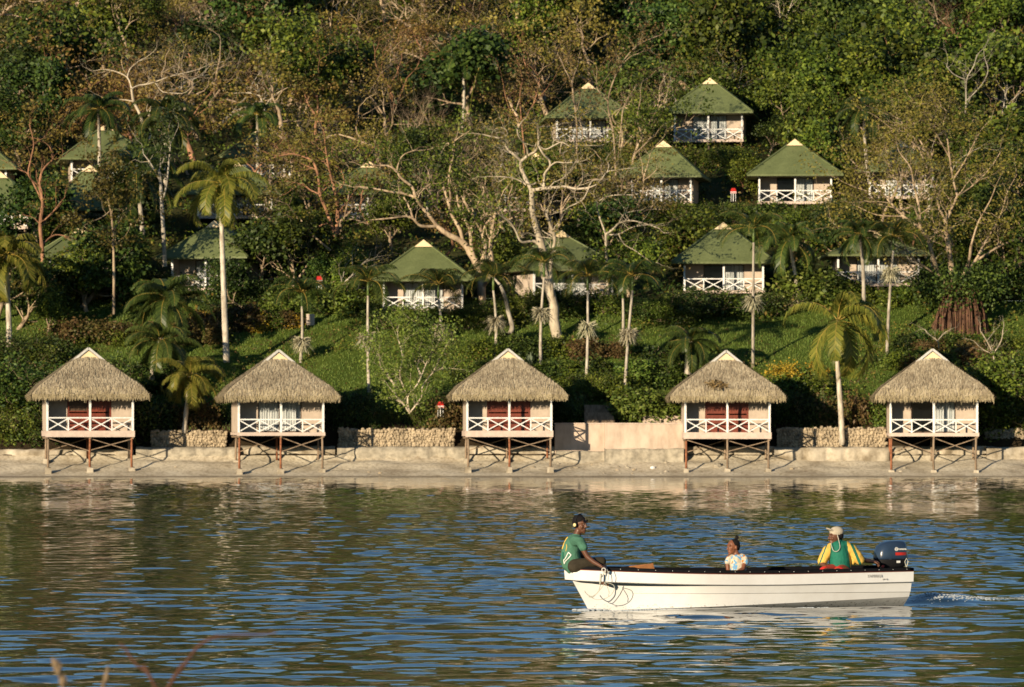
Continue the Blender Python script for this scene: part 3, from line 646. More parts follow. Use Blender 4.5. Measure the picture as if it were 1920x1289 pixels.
def coco(pts_px, D, key, label, r=.17, rz=0, sc=1.0, fruit=True, name='coconut_palm', group=None):
    b = at(*pts_px[0], D); root = empty(name, b, 0, label=label, cat='palm tree', group=group)
    P_ = [at(x, y, D)-b for x, y in pts_px]; P_[0].z -= .4; sp = smooth_path(P_, 4)
    n = len(sp); MB().tube(sp, [r*(1.15-.5*i/(n-1))+(.10*r*(i % 2)) for i in range(n)], 9).build('trunk', M['palmtrunk'], root, True)
    c = link('crown', PALMC[key], root, P_[-1]); c.rotation_euler = (0,0,rz); c.scale = (sc,)*3
    if fruit:
        mb = MB(); rr = random.Random(int(b.x*10))
        for i in range(9): mb.ball(P_[-1]+Vector((rr.uniform(-.35,.35), rr.uniform(-.35,.1), rr.uniform(-.5,-.1))), (.12,.12,.15), nu=8, nv=6)
        mb.build('coconuts', M['coconut'], root, True)
    return root
def smooth_path(P_, k=4):
    out = []; n = len(P_)
    for i in range(n-1):
        p0, p1, p2, p3 = P_[max(0, i-1)], P_[i], P_[i+1], P_[min(n-1, i+2)]
        for j in range(k):
            t = j/k; out.append(.5*((2*p1)+(p2-p0)*t+(2*p0-5*p1+4*p2-p3)*t*t+(3*p1-p0-3*p2+p3)*t**3))
    out.append(P_[-1]); return out
def traced(name, label, cat, D, limbs, bark, leafm, seed, twig=1.0, leafn=8, ls=.2, depth=1.6, group=None, twl=1.3, flat=.5, cl=.35, twlev=2, spawn0=.3):
    """a tree whose main limbs follow the photograph's; each limb swings nearer or farther so the crown has depth"""
    rr = random.Random(seed); rs = np.random.RandomState(seed); b = at(*limbs[0][0][0], D); b0 = b.copy()
    root = empty(name, b, 0, label=label, cat=cat, group=group); mb = MB(); tips = []; done = {}
    P = dict(lev=twlev, kids=[(2,3),(2,3),(2,2)], sp=.7, sh=.72, wig=.28, up=.05, seg=3, minz=-.5)
    for pts, r0, r1 in limbs:
        key = (pts[0][0], pts[0][1]); y0 = done.get(key, 0.0); sw = rr.uniform(-depth, depth) if key in done else 0; n = len(pts); W3 = []
        for i, (x, y) in enumerate(pts):
            yy = y0+sw*i/(n-1)+(rr.uniform(-.25,.25) if 0 < i else 0)
            if (x, y) not in done: done[(x, y)] = yy
            q = at(x, y, D); W3.append(Vector((q.x, q.y+done[(x, y)] if i == 0 else q.y+yy, q.z))-b0); done[(x, y)] = yy if i else y0
        sp = smooth_path(W3, 4); m_ = len(sp); rad = [max(.8, .62*(r0+(r1-r0)*(i/(m_-1))))/F*D for i in range(m_)]
        mb.tube(sp, [a*(1+.08*math.sin(i*2.1)) for i, a in enumerate(rad)], 8 if r0 > 3 else 5, cap=False)
        tot = sum((sp[i+1]-sp[i]).length for i in range(m_-1)); k = int(tot*twig*1.1)
        if r1 < 3.6:
            for _ in range(k):
                i = rr.randint(int(m_*spawn0), m_-2); d = (sp[i+1]-sp[i]).normalized(); o = vrand(rr).normalized(); nd = (d*.6+o*.8+Vector((0,0,.35))).normalized()
                grow(rr, mb, sp[i].copy(), nd, twl*rr.uniform(.5,1.2), max(.012, rad[i]*.42), 3-0, dict(P, lev=3+twlev), tips, (6,5,4,4,3,3))
            d = (sp[-1]-sp[-2]).normalized(); grow(rr, mb, sp[-1].copy(), d, twl, max(.015, rad[-1]*.8), 3, dict(P, lev=3+twlev), tips)
    mb.build('trunk', M[bark], root, True)
    if leafn and tips:
        C = []
        for t, d in tips:
            k = rs.poisson(leafn); o = rs.normal(size=(k, 3))*cl; o[:, 2] *= flat; C.append(np.array(t)[None]+o)
        C = np.concatenate(C); V, Q = leaves_np(C, ls, rs, .5, .6); link('crown', npmesh('crown', V, Q, M[leafm]), root)
    return root
# ---------------------------------------------------------------- single trees the photograph shows plainly
GB = 'bare and half bare trees among the cabins'
traced('pale_tree', 'big pale barked tree with bare twisting limbs on the lawn behind the middle hut', 'tree', 261, [
 ([(1050,655),(1040,607),(1037,567),(1020,510),(1017,467),(1010,443),(999,400),(997,358)], 17, 7.5),
 ([(997,358),(985,335),(977,315),(977,303)], 6.5, 5.2), ([(977,303),(962,290),(953,283),(945,268),(936,262),(922,258),(905,254)], 4, 1.6),
 ([(936,262),(951,255),(948,245),(940,241)], 2.2, 1), ([(977,303),(990,293),(1003,286),(1009,276),(1009,258),(1008,245)], 4.5, 2),
 ([(990,293),(986,275),(974,262),(970,248),(978,233)], 3, 1.4), ([(1009,276),(1023,283),(1040,275),(1053,270),(1070,278),(1088,275),(1125,276)], 2.8, 1.2),
 ([(1053,270),(1050,290),(1065,283),(1078,274)], 2, 1), ([(1008,245),(1018,240),(1030,241),(1045,237)], 2, 1), ([(1009,276),(1019,293),(1029,302),(1031,314),(1021,328),(1020,352)], 3, 4.2),
 ([(1031,314),(1043,307),(1057,309),(1082,308)], 2.6, 1.2), ([(1020,352),(1010,343),(1000,347)], 3, 3), ([(997,358),(1017,355),(1040,354),(1060,352),(1080,357),(1103,356)], 6, 3),
 ([(1103,356),(1110,342),(1125,340),(1138,325),(1155,322),(1180,318)], 2.8, 1.2), ([(1138,325),(1141,312),(1136,300)], 2, 1), ([(1103,356),(1094,375),(1082,384),(1066,391)], 2.6, 2),
 ([(1082,384),(1076,370),(1079,357)], 1.8, 1.4), ([(1080,357),(1090,345),(1091,335)], 2, 1), ([(1060,352),(1051,346),(1060,330)], 2, 1),
 ([(987,347),(970,337),(950,333),(928,331)], 3, 1.3), ([(950,333),(935,340)], 1.8, 1),
 ([(1037,567),(1033,520),(1034,485),(1040,450),(1032,425),(1025,405),(1027,395)], 6.5, 3.5), ([(1017,467),(1002,453),(978,455),(967,435),(957,420),(940,408)], 5, 1.6)],
 'bark_pale', 'leaf_olive', 11, 1.3, 2.6, .16, 1.8, twl=1.15, cl=.3, twlev=3)
traced('bare_tree', 'pale bare horizontal limbs reaching right above the turned cabin', 'tree', 266, [
 ([(1143,640),(1140,560),(1137,480),(1136,440)], 5, 4), ([(1136,440),(1150,430),(1160,420),(1180,415),(1207,420),(1235,430)], 3.6, 1.3), ([(1136,440),(1160,440),(1185,428),(1210,424)], 3, 1.3),
 ([(1136,440),(1122,400),(1120,383),(1130,374),(1150,368),(1185,368)], 3, 1.2), ([(1120,383),(1113,365),(1116,355)], 2, 1), ([(1160,420),(1170,402),(1190,396)], 2, 1), ([(1160,440),(1170,458),(1190,470),(1203,480)], 2, 1)],
 'bark_pale', 'leaf_olive', 12, 1.5, 3, .17, 1.6, group=GB)
traced('leaning_tree', 'many stemmed grey tree fanning out left of the pale bare tree', 'tree', 267, [
 ([(905,590),(902,540),(897,505),(885,480),(868,455),(840,440),(820,425)], 14, 7), ([(820,425),(805,405),(792,390),(780,372),(773,352),(755,338),(745,325),(735,316),(720,313),(690,313)], 6, 2.2),
 ([(745,325),(748,310),(757,295),(775,287),(795,285)], 2.6, 1.2), ([(780,372),(760,365),(735,362),(700,355),(675,352)], 4.5, 1.8), ([(820,425),(790,425),(775,412),(760,408),(735,412),(705,415)], 5, 2),
 ([(775,412),(768,390),(755,365),(748,340)], 3.5, 2), ([(868,455),(862,430),(848,405),(842,385),(835,360),(828,343)], 6, 4), ([(842,385),(845,370),(842,340),(845,315),(852,290),(853,268)], 4, 2),
 ([(853,290),(840,268),(830,282)], 2, 1), ([(853,268),(868,258),(880,252)], 2, 1), ([(897,505),(885,470),(882,440),(872,410),(860,385),(856,362)], 6, 3), ([(897,505),(910,470),(905,440),(893,415),(880,395),(868,372)], 7, 3.2),
 ([(893,415),(888,395),(878,365),(872,345)], 5, 2.2), ([(888,395),(902,370),(908,355),(890,340)], 4, 1.6), ([(905,440),(912,420),(925,405),(912,385)], 4, 2), ([(902,540),(922,510),(920,470),(922,440),(928,405),(938,380)], 9, 3), ([(928,405),(945,393),(960,388)], 2.5, 1.5)],
 'bark', 'leaf_green', 13, 1.1, 9, .22, 2.0, twl=1.2, cl=.42)
traced('curved_tree', 'short curved trunk leaning over the lawn left of the middle hut roof', 'tree', 262, [([(935,668),(945,645),(958,622),(960,610),(953,585),(948,560),(938,535)], 9, 5), ([(938,535),(925,520),(915,505)], 4, 2)], 'bark_grey', 'leaf_green', 14, .8, 10, .2)
traced('red_trunk_tree', 'thick reddish forked trunk with long bare boughs left of centre', 'tree', 270, [
 ([(635,520),(634,480),(630,445)], 11, 9), ([(630,445),(620,418),(612,395),(600,365),(598,345),(593,318),(583,300),(565,292),(545,288),(522,292)], 6, 1.8), ([(593,318),(575,310),(555,300)], 3, 1.4),
 ([(630,445),(634,400),(630,365),(622,335),(615,300),(612,275)], 7, 2), ([(600,365),(580,355),(566,342),(555,345)], 3, 1.4), ([(630,365),(645,345),(642,325),(625,308),(610,303)], 3, 1.4), ([(634,400),(650,385),(668,360)], 3, 1.2),
 ([(620,418),(600,425),(590,440),(575,445)], 3, 1.2)], 'bark_red', 'leaf_olive', 15, 1.2, 9, .2, 2.0)
traced('bough_tree', 'long low boughs at left of the forked red trunk, sparse leaves', 'tree', 268, [([(620,470),(585,440),(560,410),(545,425),(520,440),(500,455),(480,462)], 3.5, 1.2), ([(560,410),(548,395),(540,385),(520,378)], 2.2, 1), ([(545,425),(530,455),(528,470)], 2, 1)], 'bark', 'leaf_green', 16, 1.2, 7, .2, group=GB)
traced('twisted_tree', 'pale twisted bare tree above the upper left cabin', 'tree', 296, [
 ([(262,300),(270,250),(262,215),(250,190),(247,167)], 5, 3.8), ([(247,167),(260,160),(278,157),(300,150),(322,142),(360,132)], 2.8, 1.1), ([(278,157),(290,155),(305,172),(340,175)], 2.2, 1),
 ([(247,167),(238,145),(215,133),(195,128)], 2.8, 1.2), ([(250,190),(235,187),(222,186)], 2.2, 1.2), ([(238,145),(243,128),(262,112)], 2, 1), ([(262,300),(282,262),(280,235),(284,205)], 4.5, 2.4), ([(280,235),(295,215)], 2, 1)], 'bark_pale', 'leaf_brown', 17, 1.4, 2, .17, group=GB)
traced('forked_tree', 'thin grey forked dead tree high above the coconut palm', 'tree', 305, [([(490,290),(497,212),(487,180),(483,160),(490,150)], 3, 1.2), ([(487,180),(468,173),(445,172)], 2, 1), ([(497,212),(500,195),(520,175),(545,162)], 2.4, 1.1)], 'bark_pale', 'leaf_brown', 18, 1.6, 2, .17, group=GB)
traced('red_tree', 'reddish trunk with drooping branches before the far left cabins', 'tree', 268, [
 ([(82,520),(78,460),(75,420),(80,380),(74,350),(80,320),(98,300)], 7, 2.2), ([(80,380),(62,345),(50,325),(35,318)], 3, 1.4), ([(74,350),(55,330),(60,300),(65,270),(58,235)], 3, 1.4), ([(78,460),(100,440),(130,445),(150,452)], 3, 1.3), ([(75,420),(100,400),(118,380)], 3, 1.4), ([(98,300),(92,275),(75,262)], 2, 1)], 'bark_red', 'leaf_olive', 19, 1.0, 5, .2)
traced('thin_tree', 'slender pale trunk standing before the shaded left cabins', 'tree', 262, [([(213,590),(213,500),(211,433),(207,395),(196,360),(180,335)], 4.5, 1.8), ([(211,433),(228,405),(240,390)], 2, 1), ([(207,395),(190,410),(168,420)], 2, 1)], 'bark', 'leaf_olive', 20, 1.6, 16, .2)
traced('grey_tree', 'straight grey double trunk left of the coconut palm', 'tree', 268, [([(309,500),(307,440),(303,380),(301,340),(298,320)], 7, 4), ([(303,380),(312,350),(318,300),(322,270)], 3.5, 1.6), ([(301,340),(285,310),(270,290)], 3, 1.4), ([(298,320),(310,290)], 2.4, 1.2)], 'bark_grey', 'leaf_deep', 21, 1.0, 16, .22)
BAN = traced('banyan_tree', 'great banyan at right with a curtain of brown hanging roots and feathery dead boughs', 'tree', 264, [
 ([(1800,632),(1797,580),(1790,545)], 26, 22), ([(1790,545),(1762,520),(1745,480),(1735,450),(1722,430),(1718,395),(1708,350),(1700,320),(1684,298)], 8, 1.6), ([(1790,545),(1782,500),(1774,450),(1770,420),(1780,395),(1790,370)], 10, 3),
 ([(1774,450),(1752,430),(1741,418)], 5, 3), ([(1770,420),(1758,390),(1752,360),(1740,330)], 4, 1.8), ([(1790,545),(1812,500),(1817,462)], 6, 4), ([(1790,545),(1830,490),(1845,462),(1860,440)], 6, 2.4), ([(1830,490),(1870,465),(1890,455),(1920,445)], 4, 2),
 ([(1762,520),(1715,490),(1700,475),(1680,466),(1650,455),(1613,450),(1575,440)], 3.2, 1), ([(1700,475),(1680,445),(1640,435),(1600,432)], 2, 1), ([(1722,430),(1690,408),(1660,375),(1640,350),(1622,330),(1590,296)], 4.2, 1.8), ([(1660,375),(1620,360),(1592,350),(1562,335)], 2.2, 1),
 ([(1708,400),(1670,388),(1620,376),(1590,365),(1565,362)], 2.6, 1), ([(1690,408),(1640,405),(1600,385)], 2, 1), ([(1790,370),(1782,340),(1774,300),(1768,265),(1760,240),(1765,215),(1745,207)], 3.4, 1.4), ([(1768,265),(1752,240),(1738,232)], 2.4, 1.2), ([(1782,340),(1800,310),(1815,280),(1830,250)], 3, 1.3),
 ([(1774,300),(1750,262),(1735,235),(1718,228)], 2.6, 1.2), ([(1740,330),(1712,265),(1695,252),(1670,248),(1636,225)], 2.6, 1), ([(1695,252),(1690,235),(1680,222)], 2, 1), ([(1790,370),(1820,350),(1850,320),(1870,290)], 3, 1.2), ([(1860,440),(1880,400),(1890,360),(1905,330)], 3, 1.2), ([(1817,462),(1830,420),(1850,380),(1862,350)], 3.4, 1.3)],
 'bark', 'leaf_olive', 22, 1.7, 4.2, .18, 2.8, twl=1.25, cl=.42, twlev=3)
mb = MB(); rr = random.Random(4)
for i in range(230):
    f = rr.uniform(-1, 1); x = f*1.45+rr.gauss(0,.26); y = -math.sqrt(max(0, 1.5-f*f*1.2))*rr.uniform(.3,1); zt = rr.uniform(1.5,3.9)-.8*abs(f); r = rr.uniform(.012,.062)
    mb.tube([(x*.70,y*.75,zt),(x*.97,y,zt*.5),(x*(1.0+rr.uniform(0,.08)),y*1.05,-.25)], [r*.8,r,r*1.25], 5, cap=False)
mb.tube([(0,.1,3.0),(0,.1,1.5),(0,.1,-.3)], [.5,.75,.95], 12); mb.build('hanging_roots', M['root'], BAN, True)
rs = np.random.RandomState(6); C = rs.normal(size=(4200,3))*np.array([1.5,.9,.7])+np.array([.1,-.8,3.2]); V, Q = leaves_np(C, .2, rs, .4, .6); link('epiphytes', npmesh('epiphytes', V, Q, M['leaf_deep']), BAN)
traced('dead_snag', 'bare dead top of a tree high at right above the banyan', 'tree', 300, [([(1805,300),(1810,230),(1812,190),(1813,150),(1825,125),(1832,103)], 3.4, 1.1), ([(1813,150),(1790,140),(1775,125)], 2, 1), ([(1812,190),(1840,160),(1850,135),(1843,110)], 2.2, 1)], 'bark_grey', 'leaf_brown', 23, 1.5, 0, .2, group=GB)
traced('dead_snag', 'white dead tree top at the upper edge of the photo', 'tree', 330, [([(1463,140),(1461,60),(1463,30),(1458,5)], 2.6, 1.2), ([(1463,30),(1450,16)], 2, 1), ([(1461,60),(1475,30),(1485,5)], 2, 1)], 'bark_pale', 'leaf_brown', 24, 1.6, 0, .2, group=GB)
traced('dead_snag', 'reddish dead stems standing just left of the top two cabins', 'tree', 300, [([(985,300),(978,230),(975,180),(980,150)], 3, 1.2), ([(978,230),(1000,195),(1010,160),(1012,140)], 2.4, 1), ([(978,230),(955,205),(945,170)], 2.2, 1), ([(1000,195),(1025,170)], 2, 1)], 'bark_red', 'leaf_rust', 25, 1.6, 5, .2, group=GB)
traced('branching_tree', 'thin upright branching tree in front of the upper cabin roofs', 'tree', 292, [
 ([(1080,330),(1082,250),(1078,200),(1073,155),(1085,120)], 3.2, 1.3), ([(1073,155),(1060,130),(1050,105)], 2, 1), ([(1155,330),(1150,250),(1140,190),(1160,130),(1185,95),(1205,80),(1240,65)], 3, 1.1), ([(1160,130),(1180,110),(1195,105)], 1.8, 1), ([(1140,190),(1120,165),(1120,130)], 2.2, 1),
 ([(1155,330),(1165,240),(1170,200),(1190,165),(1220,140)], 2.6, 1)], 'bark', 'leaf_rust', 26, 1.3, 4, .2, group=GB)
traced('spreading_tree', 'dark limbed tree between the two upper cabins with a spreading crown', 'tree', 290, [
 ([(1180,345),(1190,290),(1205,255),(1220,225),(1245,190)], 4.5, 1.8), ([(1190,290),(1215,265),(1238,240),(1260,215)], 3, 1.3), ([(1205,255),(1195,225),(1200,190)], 2.6, 1.2), ([(1238,240),(1262,240),(1285,235)], 2, 1)], 'bark', 'leaf_green', 27, 1.8, 14, .2)
traced('leaf_tree', 'open green bush tree with forked pale stems left of the middle hut', 'tree', 247.5, [
 ([(768,775),(758,760),(742,740),(738,720),(725,700)], 3.4, 1.6), ([(768,775),(765,745),(782,722),(790,705),(800,680)], 3, 1.4), ([(768,775),(790,745),(792,725),(810,700),(830,690)], 2.6, 1.3), ([(765,745),(750,705),(755,670),(748,640)], 2.4, 1.1), ([(738,720),(715,690),(712,660)], 2, 1), ([(790,705),(775,665),(785,630)], 2.2, 1), ([(810,700),(825,670),(835,650)], 2, 1)],
 'bark_pale', 'leaf_bright', 28, 3.0, 15, .15, 1.6, twl=1.0, cl=.26, flat=.9, spawn0=.15)
for k, (lb, D, L) in enumerate([('bare frangipani with forked pale twigs below the banyan roots at right', 256, [([(1865,690),(1862,665),(1850,640),(1838,622)], 2.4, 1.4), ([(1862,665),(1876,640),(1880,618)], 2, 1.2), ([(1862,665),(1842,655),(1825,640)], 1.8, 1.1), ([(1850,640),(1866,622)], 1.6, 1)]),
    ('bare frangipani left of the banyan roots', 258, [([(1760,652),(1757,640),(1742,628)], 2.2, 1.3), ([(1757,640),(1768,628),(1775,622)], 1.8, 1.1), ([(1742,628),(1735,618)], 1.6, 1)])]):
    traced('frangipani', lb, 'tree', D, L, 'bark_pale', 'leaf_green', 30+k, 2.2, 0, .2, .6, twl=.55)

# palms
coco([(425,668),(421,590),(418,500),(416,440),(415,345)], 256, 'gold0', 'tall leaning coconut palm with pale trunk in the left of the lawn', .17, .6, .92, group='coconut palms')
coco([(1579,822),(1577,780),(1573,720),(1569,660),(1571,602)], 247.2, 'wind', 'coconut palm with orange nuts and long hanging fronds beside the right end hut', .15, 0.0, .95, group='coconut palms')
coco([(345,800),(350,760),(356,705)], 247.5, 'gold2', 'low coconut palm between the two left huts', .13, .3, .66, False, group='coconut palms')
coco([(300,640),(305,600),(312,560)], 257, 'coco0', 'dark low coconut palm before the cabin behind the tall palm', .15, 1.0, .85, False, group='coconut palms')
coco([(18,640),(15,560),(12,480)], 257, 'gold1', 'coconut palm with drooping golden fronds cut by the left edge', .16, 4.0, .95, False, group='coconut palms')
coco([(285,700),(290,665),(300,640)], 252, 'coco1', 'dark palm behind the gap between the two left huts', .14, 2.2, .7, False, group='coconut palms')
coco([(1290,690),(1292,660),(1295,640)], 254, 'coco2', 'cycad like dark palm on the lawn behind the fourth hut', .2, .2, .62, False, group='coconut palms')
coco([(187,330),(186,260),(185,205)], 288, 'coco1', 'dark crowned palm above the upper left cabin', .12, 0, .72, False, group='coconut palms')
coco([(310,340),(310,270),(309,215)], 286, 'coco2', 'dark palm with one lit frond right of the upper left cabin', .12, 2.6, .8, False, group='coconut palms')
coco([(268,430),(262,380),(255,320)], 274, 'coco0', 'dark palm whose fronds hang over the left cabins', .14, 1.2, .95, False, group='coconut palms')
coco([(483,330),(483,260),(482,215)], 292, 'coco2', 'palm behind the coconut palm crown among brown trees', .11, 5.2, .6, False, group='coconut palms')
coco([(868,230),(870,170),(866,110)], 312, 'coco1', 'palm with one bright upright frond high on the hill', .11, 1.5, .62, False, group='coconut palms')
coco([(1620,560),(1618,500),(1612,440)], 259, 'coco1', 'dark palm before the cabin beside the banyan', .11, 3.0, .55, False, group='coconut palms')
coco([(1630,330),(1622,270),(1620,210)], 285, 'coco0', 'dark narrow palm left of the banyan boughs', .11, 3.0, .62, False, group='coconut palms')
coco([(1500,560),(1490,510),(1480,450)], 268, 'coco0', 'drooping grey green palm right of the cabin with mottled roof', .13, 2.2, .72, False, group='coconut palms')
slim = [(1413,455,1412,692,562,'tall slender palm with pale flowers right of the fourth hut, in front of a cabin'),
 (925,545,928,672,602,'slender palm with a pale flower skirt just left of the middle hut roof'),
 (1020,520,1014,697,585,'slender palm just right of the middle hut roof'),
 (1102,545,1098,742,612,'slender yellowish palm between the middle and fourth huts'),
 (1186,545,1170,768,625,'tallest slender palm rising beside the wooden steps'),
 (1168,560,1168,640,0,'thin grey palm stem standing behind the palm beside the steps'),
 (690,555,692,738,632,'slender palm at the left of the open green bush tree'),
 (822,560,825,640,618,'slender palm before the cabin at the lawn edge'),
 (566,575,563,680,640,'slender palm with a big pale flower skirt behind the second hut'),
 (1675,470,1663,668,510,'slender leaning palm left of the banyan roots')]
for k, (xt, yt, xb, yb, mp, lb) in enumerate(slim): fit_slim(xt, yt, xb, yb, mp, lb, k=k, big=1.12 if k != 5 else .6, r=.082)
# one bright half-open frond in each of three palms (new spear leaves)
def spear(px, py, D, L, lean, label):
    rr = random.Random(px); b = at(px, py, D); Vs = []; mb = MB(); t = empty('young_palm_frond', b, 0, label=label, cat='palm frond')
    for a in (0.0, .12):
        pts, V = frond_np(rr, L, a+3.14*(lean < 0), 1.45, .25, 30, .45, .07, 0, leafdroop=.9); Vs += V; mb.tube(pts, [.03]*13, 4, 1, cap=False)
    link('leaflets', crown_mesh('leaflets', Vs, mb, M['leaf_bright'], M['rachis']), t)
spear(881,208,310,3.2,1,'single bright lime frond standing up on the hillside'); spear(1716,250,280,2.6,1,'single bright lime frond among the banyan boughs')

# ---------------------------------------------------------------- walls, steps, rocks by the shore
def stone_wall(x0, x1, py_t, py_b, D, label, seed):
    rr = random.Random(seed); a = at(x0, py_b, D); b_ = at(x1, py_t, D); t = MB(); L = b_.x-a.x; Hh = b_.z-a.z
    t.box((.05,.12,-.5), (L-.05,.9,Hh-.12), 0)
    z = .04
    while z < Hh+.05:
        x = .05
        while x < L:
            r = rr.uniform(.07,.14); zz = z+rr.uniform(-.04,.04)
            if zz < Hh+.06*math.sin(x*1.7+seed)-.02:
                Mx = Matrix.Rotation(rr.uniform(0,3), 3, 'X') @ Matrix.Rotation(rr.uniform(0,3), 3, 'Z')
                t.ball((x, .08+rr.uniform(-.03,.06), zz), (r*rr.uniform(.8,1.3), r*.9, r*rr.uniform(.7,1.1)), nu=6, nv=4, M=Mx)
            x += r*rr.uniform(1.3,1.7)
        z += .135
    for i in range(int(L*10)): t.ball((rr.uniform(0,L), rr.uniform(.1,.8), Hh-.06+rr.uniform(-.05,.07)), (.12,.12,.08), nu=6, nv=4)
    o = t.build('stone_wall', M['stone'], loc=a); tag(o, label, 'wall', 'rough stone walls behind the beach')
stone_wall(283,425,808,838,247.5,'rough stone wall between the two left huts',1)
stone_wall(635,853,805,837,247.5,'long sunlit rough stone wall between the second and middle huts',2)
stone_wall(1457,1662,803,838,247.5,'rough stone wall between the fourth hut and the right end hut',3)
stone_wall(1848,1925,806,838,248.2,'rough stone wall at the right edge of the photo',4)
stone_wall(-40,82,812,838,248.5,'rough stone wall half hidden by bushes at the left edge',5)
def ledge(x0, x1, D, pt, pb, label, seed, mat='concrete'):
    """weathered concrete ledge, its face and top uneven"""
    a = at(x0, pb, D); b_ = at(x1, pt, D); L = b_.x-a.x; Hh = b_.z-a.z; nx = max(8, int(L/.16)); V = []; prof = [(-.25,-.35),(0,0),(.02,.35),(.0,.7),(.06,.95),(.25,1.02),(1.1,1.04)]
    for i in range(nx+1):
        x = L*i/nx
        for j, (y, z) in enumerate(prof):
            q = Vector(((a.x+x)*.9, j*.5, seed)); k = noise.noise(q)*.20+noise.noise(q*3.1)*.08
            cr = .14 if abs(noise.noise(Vector(((a.x+x)*.55, seed, 2)))) < .035 else 0
            V.append((x, y+k+cr*(0 < j < 5), (z*Hh if j else -.35)+noise.noise(q*1.7)*.07*(j > 1)))
    i_ = np.arange(nx)[:, None]*7+np.arange(6)[None]; Q = np.stack([i_, i_+7, i_+8, i_+1], -1).reshape(-1, 4)
    tag(link('concrete_ledge', npmesh('concrete_ledge', V, Q, M[mat]), loc=a), label, 'sea wall', 'weathered ledges above the beach')
ledge(-60,250,246.3,844,870,'eroded sandy ledge beneath the hut furthest left',1,'rock'); ledge(255,450,246.2,840,868,'low pale concrete ledge between the two left huts',2)
ledge(450,628,246.5,838,867,'eroded ledge under the hut with white curtains',3,'rock'); ledge(632,872,246.1,839,868,'cracked pale concrete ledge below the long stone wall',4)
ledge(872,1040,246.5,838,867,'eroded ledge under the middle hut',5,'rock'); ledge(1042,1135,245.9,846,862,'grey concrete footing left of the pink wall corner',6); ledge(1133,1282,245.4,842,866,'grey concrete footing along the pink sea wall',7)
ledge(1284,1452,246.4,838,864,'eroded ledge under the fourth hut',8,'rock'); ledge(1452,1668,245.6,840,870,'broken pale rock ledge between the fourth hut and the right end hut',9,'rock')
ledge(1668,1850,246.4,838,866,'eroded ledge under the right end hut',10,'rock'); ledge(1850,1990,245.8,840,872,'rock ledge at the right edge of the photo',11,'rock')
def slabwall(name, x0, x1, pt, pb, D, dep, mat, label, cat='wall', cap=True):
    a = at(x0, pb, D); b_ = at(x1, pt, D); L, Hh = b_.x-a.x, b_.z-a.z; t = empty(name, a, 0, label=label, cat=cat)
    mb = MB(); mb.box((0,0,-.6), (L,dep,Hh)); o = mb.build('wall', M[mat], t); bv = o.modifiers.new('bevel', 'BEVEL'); bv.width = .03; bv.segments = 2
    if cap: MB().box((-.03,-.04,Hh-.002), (L+.03,dep,Hh+.05)).build('coping', M['redwood' if 0 else 'fascia'], t)
slabwall('pink_wall', 1040,1134,795,856,246.4,.5,'pink','pink rendered sea wall panel in shade right of the middle hut'); slabwall('pink_wall', 1134,1283,795,862,245.7,1.2,'pink','sunlit pink rendered sea wall left of the fourth hut')
slabwall('pink_wall', 1205,1290,780,794,247.8,.4,'pink','low upper pink wall behind the sunlit pink sea wall', cap=False)
t = empty('wooden_steps', at(1096,793,247.6), 0, label='grey timber steps behind the pink wall, beside the middle hut', cat='steps')
for i in range(5): MB().box((0,.3*i,.22*i-.3), (1.75-.05*i,.3*i+.34,.22*i+.16)).build('step', M['wood'], t)
mb = MB(); rr = random.Random(9)
for i in range(5):
    x = rr.uniform(-30, 30)
def pebble(px, py, r, label, mat='rock'):
    p = hit(px, py, 241); rr = random.Random(px); mb = MB(); mb.ball((0,0,r*.2), (r*rr.uniform(.9,1.5), r, r*.7), nu=8, nv=6); me_ = mb.v
    mb.v = [tuple(Vector(v)*(1+.35*noise.noise(Vector(v)*6+Vector((px,0,0))))) for v in mb.v]
    tag(mb.build('beach_stone', M[mat], loc=p, smooth=False), label, 'stone', 'loose stones on the beach')
rr = random.Random(77)
for i in range(46):
    px = rr.choice([rr.randint(640,1280), rr.randint(1040,1290), rr.randint(0,1900)]); pebble(px, rr.randint(866,889), rr.uniform(.05,.13), 'small loose stone on the sand '+('left of the second hut' if px < 440 else 'between the second and middle huts' if px < 870 else 'below the middle hut' if px < 1040 else 'below the pink wall' if px < 1285 else 'at the right end of the beach'), rr.choice(['rock','rock','concrete','stone']))
pebble(1224,879,.16,'pale upright stone on the beach below the pink wall','white'); pebble(1222,848,.17,'pale block on the concrete footing','white'); pebble(1345,877,.3,'flat pale rock under the fourth hut','concrete')
t = MB(); rr = random.Random(3)
for i in range(90):
    x = rr.uniform(0, 3.2); t.add([(x,0,.02),(x+.05,0,.02),(x+rr.uniform(.2,.5),rr.uniform(-.2,.2),rr.uniform(.02,.16)),(x+rr.uniform(.1,.3),rr.uniform(-.2,.2),.05)], [(0,1,2,3)])
t.tube([(0,0,.05),(1.6,.05,.08),(3.2,.1,.03)], .03, 5); tag(t.build('fallen_frond', M['leaf_olive'], loc=hit(1068,864,241)), 'fallen green palm frond lying along the foot of the pink wall', 'palm frond')
